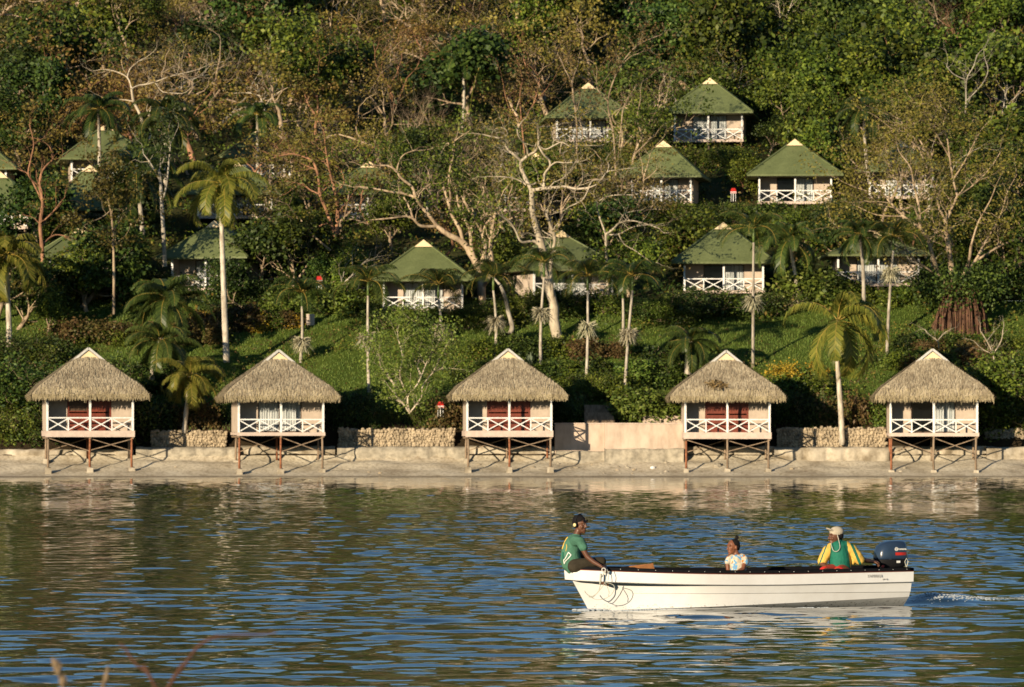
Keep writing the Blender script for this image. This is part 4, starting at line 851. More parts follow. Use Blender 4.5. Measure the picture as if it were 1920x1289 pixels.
def red_sign(px, py, D, label):
    p = at(px, py, D); t = empty('lifebuoy_stand', p, .2, label=label, cat='lifebuoy stand', group='red and white stands')
    mb = MB(); mb.tube([(0,.0,.0),(0,.0,1.0)], .035, 6); mb.tube([(-.22,0,0),(-.2,0,.95)], .02, 5); mb.tube([(.22,0,0),(.2,0,.95)], .02, 5); mb.build('stand', M['white'], t)
    mb = MB(); mb.box((-.27,-.07,.72), (.27,.07,.90)); mb.build('white_panel', M['white'], t)
    mb = MB(); mb.add([(-.28,-.09,.90),(.28,-.09,.90),(.28,.09,.90),(-.28,.09,.90),(-.16,-.06,1.22),(.16,-.06,1.22),(.16,.06,1.22),(-.16,.06,1.22)], [(0,3,2,1),(4,5,6,7),(0,1,5,4),(1,2,6,5),(2,3,7,6),(3,0,4,7)]); mb.box((-.275,-.10,.76),(.275,-.071,.82)); mb.build('red_hood', M['red'], t)
red_sign(598,545,264,'red hooded white stand among shrubs behind the lawn'); red_sign(1375,378,284,'red hooded white stand on the grass left of the middle row cabin')
red_sign(826,782,248.4,'red hooded white stand on the stone wall left of the middle hut')
for o in [o for o in COL.objects if o.name.startswith('lifebuoy_stand')]: o.scale = (.72,)*3
p = hit(135,640); t = empty('garden_lamp', p, 0, label='small white garden lamp on the slope behind the left hut', cat='lamp'); MB().tube([(0,0,0),(0,0,.6)], .03, 6).build('post', M['white'], t); MB().tube([(0,0,.55),(0,0,.65),(0,0,.8),(0,0,.86)], [.05,.11,.13,.05], 8).build('lamp_head', M['white'], t, True)
p = hit(583,612); tag(MB().box((-.28,-.1,-.3), (.22,.3,.75)).build('stone_pillar', M['beige'], loc=p), 'short beige rendered pillar at the top of the lawn', 'pillar')
# agave
t = empty('agave', hit(995,685), 0, label='spiky pale agave beside the middle hut roof', cat='plant'); mb = MB(); rr = random.Random(5)
for i in range(34):
    a = i*2.4; e = rr.uniform(.2,1.4); d = Vector((math.cos(a)*math.cos(e), math.sin(a)*math.cos(e), math.sin(e))); s = d.cross(Vector((0,0,1))).normalized()*.06; L = rr.uniform(.6,.85)
    mb.add([-s, s, d*L*.5+s*1.1, d*L*.5-s*1.1, d*L], [(0,1,2,3),(3,2,4)])
mb.build('leaves', plain('agave_leaf', (.22,.27,.17), .5, .3, .2, 4), t)

# ---------------------------------------------------------------- shrubs and hedges
sh_n = 0
def shrub(px, py, h, key, label, D=None, sq=1.2, name='shrub'):
    global sh_n
    if h > 1.35 and key in ('bush', 'bushdeep'): key = 'big'+key
    sh_n += 1; p = hit(px, py) if D is None else at(px, py, D); v = V_[key][sh_n % len(V_[key])]
    if D is not None: p.z = max(p.z, gz(p.x, p.y)-.2) if False else p.z
    return plant(name, v, p, h, sh_n*1.3, sq, label=label, cat='shrub', group='shrubs and hedges round the cabins')
ORD = ['leftmost','second from the left','third from the left','fourth from the left','fifth from the left','sixth from the left','seventh from the left','eighth from the left']
def hedge(x0, x1, py, h, step, key, label, D=None, jit=4, sq=1.25):
    rr = random.Random(x0*7+py); x = x0; n = int((x1-x0)/step+1e-6)+1; i = 0; base = label
    while x <= x1:
        j = n-1-i; od = ORD[i] if i <= j or n < 3 else ORD[j].replace('left', 'right')
        label = (base+', '+(od if not (i == j and n > 2) else 'middle one of the row')) if (n > 1 and min(i, j) < 8 and len(base.split())+4 <= 16) else base; i += 1
        k = key if isinstance(key, str) else rr.choice(key)
        shrub(x+rr.uniform(-4,4), py+rr.uniform(-jit,jit), h*rr.uniform(.8,1.2), k, label, D, sq); x += step
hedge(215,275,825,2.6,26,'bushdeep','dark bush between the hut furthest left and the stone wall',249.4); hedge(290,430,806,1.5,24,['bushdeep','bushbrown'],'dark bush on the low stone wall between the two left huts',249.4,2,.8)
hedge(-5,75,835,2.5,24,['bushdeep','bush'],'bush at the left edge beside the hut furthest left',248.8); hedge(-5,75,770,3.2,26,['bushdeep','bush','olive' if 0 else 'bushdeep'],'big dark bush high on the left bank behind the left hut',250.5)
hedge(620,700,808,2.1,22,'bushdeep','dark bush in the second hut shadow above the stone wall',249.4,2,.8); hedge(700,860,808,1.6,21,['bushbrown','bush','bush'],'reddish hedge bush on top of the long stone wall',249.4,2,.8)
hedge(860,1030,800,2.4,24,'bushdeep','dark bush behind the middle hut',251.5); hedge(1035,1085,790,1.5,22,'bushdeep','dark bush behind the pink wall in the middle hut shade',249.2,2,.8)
hedge(1090,1165,745,1.3,24,'bush','bush above the timber steps',252); hedge(1175,1285,786,1.45,20,['bushbright','bush','bushbright'],'leafy light green bush over the upper pink wall',248.6)
hedge(1450,1540,806,2.3,22,['bushdeep','bush'],'bush on the stone wall right of the fourth hut',249.6,2,.8); hedge(1530,1660,806,1.7,20,['bush','bushbright','bushbrown'],'yellow green hedge bush on the right stone wall',249.5,2,.8)
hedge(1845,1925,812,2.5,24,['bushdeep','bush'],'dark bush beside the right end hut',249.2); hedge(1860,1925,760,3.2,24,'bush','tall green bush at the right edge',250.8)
hedge(1195,1290,720,1.2,20,['bush','bushbright','bushdeep'],'leafy plant on the bank behind the pink wall'); hedge(1060,1200,735,1.0,24,['bush','bushdeep'],'low plant on the bank above the steps')
hedge(1470,1545,722,1.1,18,['bushyellow','bushbright','bushyellow'],'golden croton shrub behind the fourth hut'); hedge(1440,1545,745,1.2,20,'bush','green shrub below the golden croton')
hedge(1660,1900,690,1.0,22,['bushbrown','bush','bushbright','bush'],'low mixed shrub on the bank behind the right end hut'); hedge(1700,1920,655,.9,26,['bush','bushdeep'],'low shrub at the foot of the banyan')
hedge(725,895,618,1.5,19,['bush','bushdeep','bush'],'clipped hedge bush before the cabin at the lawn edge'); hedge(965,1140,590,1.5,20,['bush','bushdeep'],'hedge bush before the turned cabin behind the pale tree')
hedge(1215,1300,605,2.2,21,['bushdeep','bush'],'hedge bush left of the cabin with mottled roof'); hedge(1300,1465,592,1.5,19,['bush','bushdeep','bush'],'hedge bush before the cabin with mottled roof')
hedge(1520,1568,572,2.0,18,'bushbright','round light green bush left of the cabin beside the banyan'); hedge(1575,1735,568,1.15,18,['bush','bushbrown','bush'],'low hedge bush before the cabin beside the banyan')
hedge(380,560,615,1.0,16,['bushbrown','bushbrown','bushyellow','bush'],'rusty ground shrub at the top of the left lawn'); hedge(420,505,575,1.6,20,'bushdeep','dark hedge bush right of the cabin behind the tall palm')
hedge(100,400,640,1.0,20,['bushbrown','bush','bushbrown'],'brownish shrub on the bank behind the left huts'); hedge(-5,120,690,2.0,26,['bushdeep','bush'],'dark shrub on the left bank'); hedge(200,330,735,2.0,24,'bushdeep','dark shrub behind the gap between the left huts')
hedge(520,700,585,1.4,22,['bush','bushdeep','bushbright'],'shrub between the lawn and the red trunk tree'); hedge(640,720,545,1.6,22,'bush','shrub left of the cabin at the lawn edge')
hedge(1385,1625,420,1.5,19,['bush','bushdeep'],'hedge bush below the middle row cabin'); hedge(1180,1360,425,1.8,22,['bush','bushdeep','bush'],'bush below the half hidden middle row cabin')
hedge(1260,1400,312,1.6,20,'bush','bush under the topmost green roofed cabin'); hedge(1050,1190,310,1.6,22,['bush','bushdeep'],'bush under the upper screened cabin'); hedge(870,960,610,1.3,22,['bush','bushdeep'],'bush between the lawn edge cabin and the pale tree')
hedge(890,1180,668,1.1,24,['bush','bushdeep','bushbrown'],'ground shrub round the foot of the pale bare tree'); hedge(1200,1290,690,1.0,30,['bushdeep','bush'],'dark shrub on the lawn left of the fourth hut'); hedge(900,1200,712,1.1,26,['bushdeep','bush'],'shrub on the bank right of the middle hut roof')
hedge(120,330,560,1.8,22,['bushdeep','bush','bushyellow'],'shrub below the shaded left cabins'); hedge(100,260,450,1.6,22,['bush','bushdeep'],'shrub under the left cabin with the white porch')
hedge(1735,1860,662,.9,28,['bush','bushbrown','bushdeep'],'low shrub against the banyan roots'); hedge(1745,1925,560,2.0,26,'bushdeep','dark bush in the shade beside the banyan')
# ---------------------------------------------------------------- forest on the hillside
CLEAR = [(700,885,445,590,264),(960,1170,440,560,266),(1250,1435,412,552,268),(1535,1740,432,545,268),(300,455,425,545,266),(1395,1582,255,384,288),(1205,1300,270,384,287),(1040,1175,150,272,304),(1265,1392,142,272,304),
 (105,240,240,335,294),(195,225,230,275,292),(230,270,312,345,292),(100,235,330,442,279),(335,445,360,414,281),(370,505,378,414,280),(628,690,355,414,281),(960,1050,376,402,282),(445,530,292,324,296),(0,40,270,320,292),(0,60,350,400,279),(1685,1730,335,372,286)]
rr = random.Random(2024); placed = []
REG = {'dense':'green leafy forest tree','deep':'dark green forest tree','vine':'vine draped green tree','olive':'flat topped olive green tree','brown':'brown leaved tree','sparse':'thin leaved grey limbed tree','bare':'leafless tan branched tree','barered':'leafless reddish branched tree'}
def where(px, py):
    a = 'left' if px < 520 else 'middle left' if px < 900 else 'middle right' if px < 1290 else 'right'
    b_ = 'near the top of the hill' if py < 60 else 'high on the hill' if py < 190 else 'on the hill between the upper cabins' if py < 330 else 'low on the hill among the cabins'
    return b_+' at '+a
cnt = 0; tries = 0
cells = []
for D in np.arange(266, 372, 4.6):
    wd = (960+60)*D/F; n = int(2*wd/5.2)
    for i in range(n+1): cells.append((-wd+2*wd*(i+.5)/(n+1), D))
rr.shuffle(cells); cells.sort(key=lambda c: 0)
chosen = []
for x, D in cells:
    x += rr.uniform(-2.2,2.2); D += rr.uniform(-2.0,2.0); z = gz(x, D); px = 960+x*F/D; py = YH-(z-CH)*F/D
    left = max(0, min(1, (1250-px)/500)); up = max(0, min(1, (330-py)/330))
    q = rr.random()
    if px < 1000: key = ('bare' if q < .26 else 'barered' if q < .31 else 'brown' if q < .46 else 'olive' if q < .68 else 'sparse' if q < .82 else 'dense' if q < .93 else 'deep')
    elif px < 1300: key = ('bare' if q < .10 else 'barered' if q < .14 else 'brown' if q < .22 else 'olive' if q < .42 else 'sparse' if q < .54 else 'dense' if q < .76 else 'deep')
    else: key = ('bare' if q < .04 else 'barered' if q < .09 else 'vine' if q < .48 else 'dense' if q < .74 else 'deep' if q < .90 else 'olive')
    if px < 330 and 220 < py < 420 and q > .5: key = 'deep'
    h = rr.uniform(4.6, 8.2) if D > 300 else rr.uniform(3.4, 6.2)
    if key in ('bare','barered'): h *= 1.1
    v = rr.choice(V_[key]); s = h/v['h']; wpx = v['w']*s*F/D*1.0; hpx = h*F/D; ok = True
    for (a, b_, c, d, Dc) in CLEAR:
        if D < Dc+5.5 and px+wpx > a+8 and px-wpx < b_-8 and py-hpx < d-6 and py > c:
            ok = False
            # a cabin in the left third is half screened in the photograph too
        if D < Dc+6.5 and D > Dc-1.5 and a-12 < px < b_+12: ok = False
    if not ok:
        # try a lower plant
        h2 = h*.45; hpx = h2*F/D; wpx *= .45; ok2 = True
        for (a, b_, c, d, Dc) in CLEAR:
            if D < Dc+5.5 and px+wpx > a and px-wpx < b_ and py-hpx < d-4 and py > c: ok2 = False
            if D < Dc+6.5 and D > Dc-1.5 and a-12 < px < b_+12: ok2 = False
        if not ok2 or D < 270: continue
        h = h2
    chosen.append((D, x, z, key, v, h, px, py))
chosen.sort(key=lambda c: c[0])
for D, x, z, key, v, h, px, py in chosen[:290]:
    lb = REG[key]+' '+where(px, py)
    plant({'dense':'forest_tree','deep':'forest_tree','vine':'vine_covered_tree','olive':'spreading_forest_tree','brown':'brown_tree','sparse':'thin_leaved_tree','bare':'leafless_tree','barered':'leafless_tree'}[key], v, (x, D, z-.15), h, rr.uniform(0,6.28), rr.uniform(.95,1.25),
          label=lb, cat='tree', group=lb); cnt += 1
print('forest', cnt, len(chosen))
SCR = [(1000,436,6.8,'olive'),(1025,445,5.4,'dense'),(830,425,6.2,'bare'),(870,440,6.4,'bare'),(920,432,6.4,'bare'),(760,310,6.5,'bare'),(840,340,6.0,'bare'),(560,340,6.0,'bare'),(1085,405,6.0,'bare'),(1750,330,6.0,'bare'),(1000,170,6.5,'barered'),(480,220,6.5,'bare'),(600,432,6.0,'olive'),(648,446,6.4,'bare'),(700,440,6.6,'brown'),(748,436,6.2,'bare'),(735,468,4.2,'dense'),(945,440,6.0,'olive'),(990,446,6.2,'bare'),(1040,440,6.3,'olive'),(1085,432,5.6,'sparse'),(1120,425,5.6,'olive'),
 (1655,420,6.2,'bare'),(1700,415,6.6,'olive'),(1738,420,6.4,'sparse'),(525,440,6.4,'olive'),(545,400,6.0,'bare'),(462,372,5.4,'brown'),(530,360,6.2,'olive'),(500,345,4.4,'bare'),
 (255,395,4.6,'deep'),(240,470,5.6,'deep'),(150,575,5.0,'deep'),(490,560,4.6,'deep'),(540,560,5.4,'dense'),(465,585,3.2,'deep'),
 (66,478,5.2,'deep'),(1188,425,6.6,'olive'),(1060,305,6.0,'bare'),(1150,308,6.2,'bare'),(1178,300,5.0,'dense'),(1120,590,4.0,'sparse'),(1190,570,4.6,'dense'),(960,560,4.2,'dense'),
 (1745,560,4.6,'sparse'),(1870,560,6.2,'dense'),(1900,530,6.6,'deep'),(1845,500,6.0,'dense'),(1500,480,3.0,'dense'),(1545,470,3.4,'deep'),(30,620,4.2,'deep'),(90,640,3.2,'dense'),(640,560,3.6,'dense'),(700,520,4.0,'bare'),(575,520,4.4,'dense'),(600,560,3.2,'deep'),
 (60,180,6.5,'bare'),(130,150,6.5,'bare'),(340,210,6.5,'bare'),(400,150,7,'bare'),(560,150,7,'bare'),(640,170,6.5,'bare'),(700,210,6.5,'bare'),(780,200,6.5,'bare'),(600,250,6,'bare'),(820,300,6,'bare'),(440,90,7,'bare'),(250,80,7,'bare'),(900,120,6.5,'barered'),(720,110,6.5,'bare'),(1600,330,4.5,'bare'),(1780,300,6,'bare'),(1850,330,6,'bare'),(1880,260,6,'sparse')]
for k, (px, py, h, key) in enumerate(SCR):
    p = hit(px, py, 250); lb = REG[key]+' standing in front of the cabins '+('at left' if px < 560 else 'left of centre' if px < 800 else 'at centre' if px < 1300 else 'at right')
    plant('spreading_forest_tree' if key == 'olive' else 'brown_tree' if key == 'brown' else 'thin_leaved_tree' if key == 'sparse' else 'leafless_tree' if key == 'bare' else 'forest_tree', V_[key][k % len(V_[key])], p, h, k*1.1, 1.05, label=lb, cat='tree', group=lb)
# every tree of the hill is told apart by its look and by the cabin it stands nearest to
LM = [((793,500),'lawn edge cabin'),((1075,480),'turned cabin'),((1357,470),'mottled roof cabin'),((1647,480),'banyan cabin'),((385,470),'tall palm cabin'),((155,480),'shaded left cabin'),((1491,320),'middle row cabin'),((1240,320),'half hidden cabin'),((168,370),'left white porch cabin'),
      ((440,350),'cabin behind the palm crown'),((690,360),'small porch cabin'),((1107,210),'upper screened cabin'),((1328,200),'topmost cabin'),((200,290),'upper left cabin'),((490,290),'high left cabin'),((900,500),'leaning grey trunks'),((1010,300),'pale bare tree'),((1800,600),'banyan roots'),((1716,230),'lime frond among the boughs'),((881,180),'lime frond on the hill'),((255,160),'twisted bare tree')]
seen = {}
for o in [o for o in COL.objects if o.parent is None and o.get('category') == 'tree' and o.get('group') and (o['group'] == o['label'])]:
    base = [v for v in sorted(REG.values(), key=len, reverse=True) if o['label'].startswith(v)][0]; hh = max([c.dimensions.z for c in o.children] or [1])*o.scale.z
    px = 960+o.location.x*F/o.location.y; py = YH-(o.location.z+hh*.6-CH)*F/o.location.y; c = sorted(LM, key=lambda l: (l[0][0]-px)**2+(l[0][1]-py)**2); o['group'] = base+'s of the hillside'
    for size in ('', 'tall ' if hh > 6.2 else 'low ' if hh < 4 else 'medium '):
        for (lx, ly), nm in c[:4]:
            dx, dy = px-lx, py-ly; dist = math.hypot(dx, dy); far = 'just ' if dist < 55 else 'far ' if dist > 130 else ''; dr = ('above' if dy < 0 else 'below') if abs(dy) > abs(dx) else ('left of' if dx < 0 else 'right of')
            dr2 = {'above':' and right of' if dx > 0 else ' and left of','below':' and right of' if dx > 0 else ' and left of'}.get(dr, ' and above' if dy < 0 else ' and below')
            lb = size+base+' '+far+dr.replace(' of', '')+dr2+' the '+nm
            if lb not in seen: break
        if lb not in seen: break
    lb = lb if len(lb.split()) <= 16 else lb.replace('just ', '').replace('far ', '').replace('flat topped ', ''); seen[lb] = 1; o['label'] = lb
# undergrowth: nobody could count it
def scatter(name, n, D0_, D1_, size, hmax, mats, seed, clump=.35, xr=None, wt=None, dens=1.0, asp=.6, up=.5):
    rs = np.random.RandomState(seed); nc = n//22; D = rs.uniform(D0_, D1_, nc*3); xw = (960+70)*D/F; X = rs.uniform(-1, 1, nc*3)*xw
    if wt: keep = np.array([wt(x, d) for x, d in zip(X, D)]); D = D[keep]; X = X[keep]
    D = D[:nc]; X = X[:nc]; Z = np.array([gz(x, d) for x, d in zip(X, D)]); hh = rs.uniform(.1, hmax, len(D))
    C = np.repeat(np.stack([X, D, Z+hh*.6], 1), 22, 0); C += rs.normal(size=C.shape)*np.array([clump, clump, .3])*np.array([1,1,1]); C[:, 2] += rs.uniform(-.4,.4,len(C))*np.repeat(hh, 22)
    V, Q = leaves_np(C, size, rs, up, asp); mi = np.repeat(rs.choice(len(mats), len(D), p=wtm(len(mats))), 22)
    return tag(link(name, npmesh(name, V, Q, mats, mi)), kind='stuff')
def wtm(n): return {1:[1],2:[.65,.35],3:[.5,.3,.2],4:[.4,.25,.2,.15]}[n]
nocab = lambda x, d: not any((D_-.9 < d < D_+6 and abs(x-(px-960)*D_/F) < pw*.5*D_/F+.6) for px, py, pw, ay, D_ in CABS)
scatter('undergrowth', 90000, 263, 350, .24, 1.3, [M['leaf_green'], M['leaf_deep'], M['leaf_brown'], M['leaf_olive']], 1, wt=lambda x, d: nocab(x, d) and not (d < 267 and noise.noise(Vector((x*.1, d*.1, 0))) < 0))
scatter('fallen_leaves', 9000, 249, 265, .10, .03, [M['leaf_brown'], M['leaf_rust']], 4, .5, up=3)
scatter('ground_plants', 26000, 249, 264, .13, .32, [M['leaf_green'], M['leaf_olive'], M['leaf_rust']], 2, .3, wt=lambda x, d: noise.noise(Vector((x*.16, d*.16, 5))) > .12 or d < 250.5 or x > 20)
rs = np.random.RandomState(21); n = 70000; D = rs.uniform(250, 440, n); X = rs.uniform(-120, 120, n); k = (np.abs(X) > (960+60)*D/F) | (D > 362); D = D[k]; X = X[k]
Z = np.array([gz(x, d)-(max(0, abs(x)-130)*.25)+(2.6+2.6*noise.noise(Vector((x*.16, d*.16, 2)))+1.5*noise.noise(Vector((x*.5, d*.5, 9)))) for x, d in zip(X, D)])*1.0-rs.uniform(0,2.2,len(D))
V, Q = leaves_np(np.stack([X, D, Z], 1), 1.15, rs, .8, .7); tag(link('distant_woodland', npmesh('distant_woodland', V, Q, [M['leaf_green'], M['leaf_deep'], M['leaf_olive']], rs.choice(3, len(Q)))), kind='stuff')
# short grass blades on the lawn
rs = np.random.RandomState(8); n = 42000; D = rs.uniform(248.6, 268, n); X = rs.uniform(-1, 1, n)*32.5; Z = np.array([gz(x, d) for x, d in zip(X, D)])
h = rs.uniform(.05,.15,(n,1)); s = np.array([[.02,0,0]]); lean = rs.normal(size=(n,3))*.03; lean[:, 2] = 0; P0 = np.stack([X, D, Z-.01], 1); tip = P0+np.concatenate([lean[:, :2], h], 1)
V = np.stack([P0-s, P0+s, tip+s*.5, tip-s*.5], 1).reshape(-1, 3); tag(link('lawn_grass', npmesh('lawn_grass', V, np.arange(4*n).reshape(-1, 4), leafmat('grass_blade', [(.06,.10,.016),(.11,.16,.024),(.17,.20,.04)], .1))), kind='stuff')
# ---------------------------------------------------------------- the boat
m, nt, p = base_mat('boat_gelcoat', .28, .5); v = objco(nt); n = noisen(nt, 1.3, 6, v, .7); c = ramp(nt, n, [(.3,(.72,.71,.69)),(.62,(.82,.82,.81))])
n2 = noisen(nt, 16, 5, objco(nt, (1,.3,2.2)), .75); sp = nt.nodes.new('ShaderNodeSeparateXYZ'); nt.links.new(v, sp.inputs[0])
mr = nt.nodes.new('ShaderNodeMapRange'); mr.inputs[1].default_value = .10; mr.inputs[2].default_value = .02; nt.links.new(sp.outputs[2], mr.inputs[0])
g = nt.nodes.new('ShaderNodeMath'); g.operation = 'MULTIPLY'; nt.links.new(ramp(nt, n2, [(.57,0.0),(.60,1.0)]), g.inputs[0]); nt.links.new(mr.outputs[0], g.inputs[1])
nt.links.new(mixc(nt, g.outputs[0], c, (.10,.10,.08)), p.inputs['Base Color']); bump(nt, p, n, .12, .02); M['gel'] = m
M['navy'] = plain('engine_navy', (.022,.040,.075), .22, .6, .15, 3); M['skin'] = plain('skin_dark', (.115,.048,.026), .45, .4, .2, 9); M['skin2'] = plain('skin_brown', (.19,.072,.036), .42, .4, .15, 9)
M['hair'] = plain('black_hair', (.010,.008,.008), .8, .2, .3, 60, bumpk=.6); M['tee'] = plain('green_cotton', (.065,.17,.115), .85, .15, .3, 7, bumpk=.5)
M['teal'] = plain('jersey_green', (.012,.135,.090), .7, .2, .25, 8, bumpk=.5); M['yellow'] = plain('jersey_yellow', (.68,.43,.09), .7, .2, .15, 9, bumpk=.4)
M['shorts'] = plain('brown_shorts', (.040,.033,.022), .85, .15, .3, 8); M['khaki'] = plain('cap_khaki', (.42,.37,.29), .85, .15, .15, 12)
M['eyeball'] = plain('eyeball', (.35,.30,.26), .4, .4, .1, 9); M['rope'] = plain('grey_rope', (.46,.46,.40), .8, .2, .3, 40); M['plank'] = plain('plank_wood', (.30,.13,.05), .6, .2, .3, 5)
m, nt, p = base_mat('flower_print', .8, .15); vo = nt.nodes.new('ShaderNodeTexVoronoi'); vo.inputs['Scale'].default_value = 30; nt.links.new(objco(nt), vo.inputs['Vector'])
sc_ = nt.nodes.new('ShaderNodeSeparateXYZ'); nt.links.new(vo.outputs['Color'], sc_.inputs[0])
rp = nt.nodes.new('ShaderNodeValToRGB'); rp.color_ramp.interpolation = 'CONSTANT'; nt.links.new(sc_.outputs[0], rp.inputs[0]); e = rp.color_ramp.elements
for k, (po, cc) in enumerate([(0,(.42,.37,.28)),(.26,(.12,.30,.50)),(.50,(.52,.47,.38)),(.64,(.03,.03,.13)),(.80,(.22,.035,.02)),(.90,(.42,.16,.03))]):
    if k > 1: e.new(.5)
    e[k].position = po; e[k].color = C4(cc)
nt.links.new(rp.outputs[0], p.inputs['Base Color']); M['print'] = m
L = BL; boat = empty('motor_boat', STERN, math.atan2(BD.y, BD.x), label='long white open motor boat with a dark rail, carrying three people', cat='boat')
def Bt(t): return .70+.09*math.sin(min(t/.55, 1)*math.pi/2) if t < .55 else .16+.63*(1-((t-.55)/.45)**2.3)
def zs(t): return .515+.0*t+.11*max(0, (t-.35)/.65)**1.8+.02*(1-t)
ts = [i/44 for i in range(45)]
def hull_sec(t):
    b = (Bt(t)-.055)*max(0, 1-max(0, (t-.62)/.38)**2.6)**.9; z1 = zs(t)-.15; cz = .13*(1-t)**1.1+.0; kz = -.16+.02*t
    pts = [(0,kz),(b*.55,kz+.4*(cz-kz)),(b*.86,cz),(b*.91,.20+.05*t),(b*.935,.21+.05*t),(b*.985,z1-.03),(b,z1)]
    out = []
    for y, z in pts:
        u = t*(L-.36)+max(0, (z+.05))/.5*.30*t**7; out.append((u, y, z))
    return out
mb = MB()
for sg in (1, -1):
    vs = []; fs = []
    for t in ts: vs += [(u, y*sg, z) for u, y, z in hull_sec(t)]
    for i in range(44):
        for j in range(6):
            q = (i*7+j, (i+1)*7+j, (i+1)*7+j+1, i*7+j+1); fs.append(q if sg < 0 else q[::-1])
    mb.add(vs, fs)
s0 = hull_sec(0); mb.add([(u,y,z) for u,y,z in s0]+[(u,-y,z) for u,y,z in s0[::-1]], [tuple(range(14))])
hull = mb.build('hull', M['gel'], boat, True)
es = hull.modifiers.new('edges', 'EDGE_SPLIT'); es.split_angle = R(25)
def loop_pts(inset, zf, du=0):                                   # rail outline, stern near corner round the bow to the stern far corner
    out = []
    for sg in (1, -1):
        seq = ts if sg > 0 else ts[::-1]
        for t in seq: out.append((t*(L+du)-(inset if t > .97 else 0), sg*(Bt(t)-inset), zf(t)))
    return out
def strip(mb, lo, hi, close=True, mi=0):
    n = len(lo); mb.add(lo+hi, [(i, (i+1) % n, n+(i+1) % n, n+i) for i in range(n if close else n-1)], mi)
mb = MB(); a = loop_pts(.050, lambda t: zs(t)-.178); b_ = loop_pts(.008, lambda t: zs(t)-.165); c_ = loop_pts(0, lambda t: zs(t)-.01); d_ = loop_pts(.02, lambda t: zs(t)); strip(mb, a, b_); strip(mb, b_, c_); strip(mb, c_, d_)
i0 = loop_pts(.06, lambda t: zs(t)-.178); strip(mb, i0, a); o = mb.build('rail_band', M['gel'], boat, True); es = o.modifiers.new('e', 'EDGE_SPLIT'); es.split_angle = R(30)
mb = MB(); strip(mb, loop_pts(-.006, lambda t: zs(t)-.007), loop_pts(-.006, lambda t: zs(t)+.003)); mb.build('red_line', M['redwood'], boat)
mb = MB(); q1 = loop_pts(-.008, lambda t: zs(t)+.003); q2 = loop_pts(-.004, lambda t: zs(t)+.050); q3 = loop_pts(.10, lambda t: zs(t)+.054); q4 = loop_pts(.11, lambda t: zs(t)-.02)
strip(mb, q1, q2); strip(mb, q2, q3); strip(mb, q3, q4)
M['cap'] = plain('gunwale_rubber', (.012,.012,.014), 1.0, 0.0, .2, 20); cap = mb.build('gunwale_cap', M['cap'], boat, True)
mb = MB()
for sg in (1, -1):
    for i in range(22):
        t = (i+.5)/22; mb.ball((t*L, sg*(Bt(t)+.004), zs(t)+.030), .006, nu=6, nv=4)
mb.build('rivets', M['white'], cap)
mb = MB(); f_ = []
for sg in (1, -1):
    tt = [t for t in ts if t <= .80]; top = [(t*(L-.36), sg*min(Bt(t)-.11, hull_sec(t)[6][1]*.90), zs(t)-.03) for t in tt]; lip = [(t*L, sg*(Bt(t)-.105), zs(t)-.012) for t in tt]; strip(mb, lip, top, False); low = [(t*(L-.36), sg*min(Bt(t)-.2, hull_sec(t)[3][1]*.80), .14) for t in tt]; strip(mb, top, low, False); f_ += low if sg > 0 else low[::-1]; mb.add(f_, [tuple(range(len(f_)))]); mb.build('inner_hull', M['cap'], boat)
mb = MB(); k = [i for i, t in enumerate(ts) if t > .80]; up_ = [(ts[i]*L-(.1 if ts[i] > .97 else 0), Bt(ts[i])-.105, zs(ts[i])+.0) for i in k]; dn = [(x, -y, z) for x, y, z in up_][::-1]; mb.add(up_+dn, [tuple(range(len(up_+dn)))]); ub = .8*(L-.36); hb = hull_sec(.8); mb.add([(ub, hb[6][1]*.9, up_[0][2]-.02), (ub, -hb[6][1]*.9, up_[0][2]-.02), (ub, -hb[3][1]*.8, .15), (ub, hb[3][1]*.8, .15)], [(0,1,2,3)]); mb.build('foredeck', M['grey'], boat)
for u in (1.0, 2.35, 3.6):
    t = u/L; MB().box((u-.14, -(Bt(t)-.19), .24), (u+.14, Bt(t)-.19, .275)).build('thwart', M['gel'], boat)
def text(s, size, mat, parent, loc, rot, ext=.002, name='lettering', bold=0, shear=0):
    cu = bpy.data.curves.new('t', 'FONT'); cu.body = s; cu.size = size; cu.extrude = ext; cu.offset = bold; cu.shear = shear; o = bpy.data.objects.new('t', cu); COL.objects.link(o)
    me = bpy.data.meshes.new_from_object(o.evaluated_get(bpy.context.evaluated_depsgraph_get())); bpy.data.objects.remove(o); me.materials.clear(); me.materials.append(mat)
    q = link(name, me, parent, loc); q.rotation_euler = rot; return q
# lettering reads from the camera side: letters run towards the stern
t0 = .115; text('YAMAHA', .065, M['grey'], boat, (.86, Bt(.13)+.006, zs(t0)-.085), (R(90), 0, R(180)), bold=.0, shear=.2); text('(W-19)', .03, M['grey'], boat, (.58, Bt(.1)+.006, zs(t0)-.125), (R(90), 0, R(180)))
# engine
eng = empty('outboard_engine', STERN+Vector((0,0,0)), math.atan2(BD.y, BD.x), label='dark blue outboard engine with a red stripe on the boat stern', cat='outboard motor')
def shell(mb, secs, n=28, pw=2.9, cap=True):
    vs = []; fs = []
    for (z, u0, u1, hw) in secs:
        cu, ru = (u0+u1)/2, (u1-u0)/2
        for j in range(n):
            a = 2*math.pi*j/n; ca, sa = math.cos(a), math.sin(a); vs.append((cu+ru*abs(ca)**(2/pw)*(1 if ca > 0 else -1), hw*abs(sa)**(2/pw)*(1 if sa > 0 else -1), z))
    for i in range(len(secs)-1):
        for j in range(n): fs.append((i*n+j, i*n+(j+1) % n, (i+1)*n+(j+1) % n, (i+1)*n+j))
    fs.append(tuple(range(n))[::-1]); fs.append(tuple((len(secs)-1)*n+j for j in range(n))); mb.add(vs, fs)
EU = .02; EZ = .615
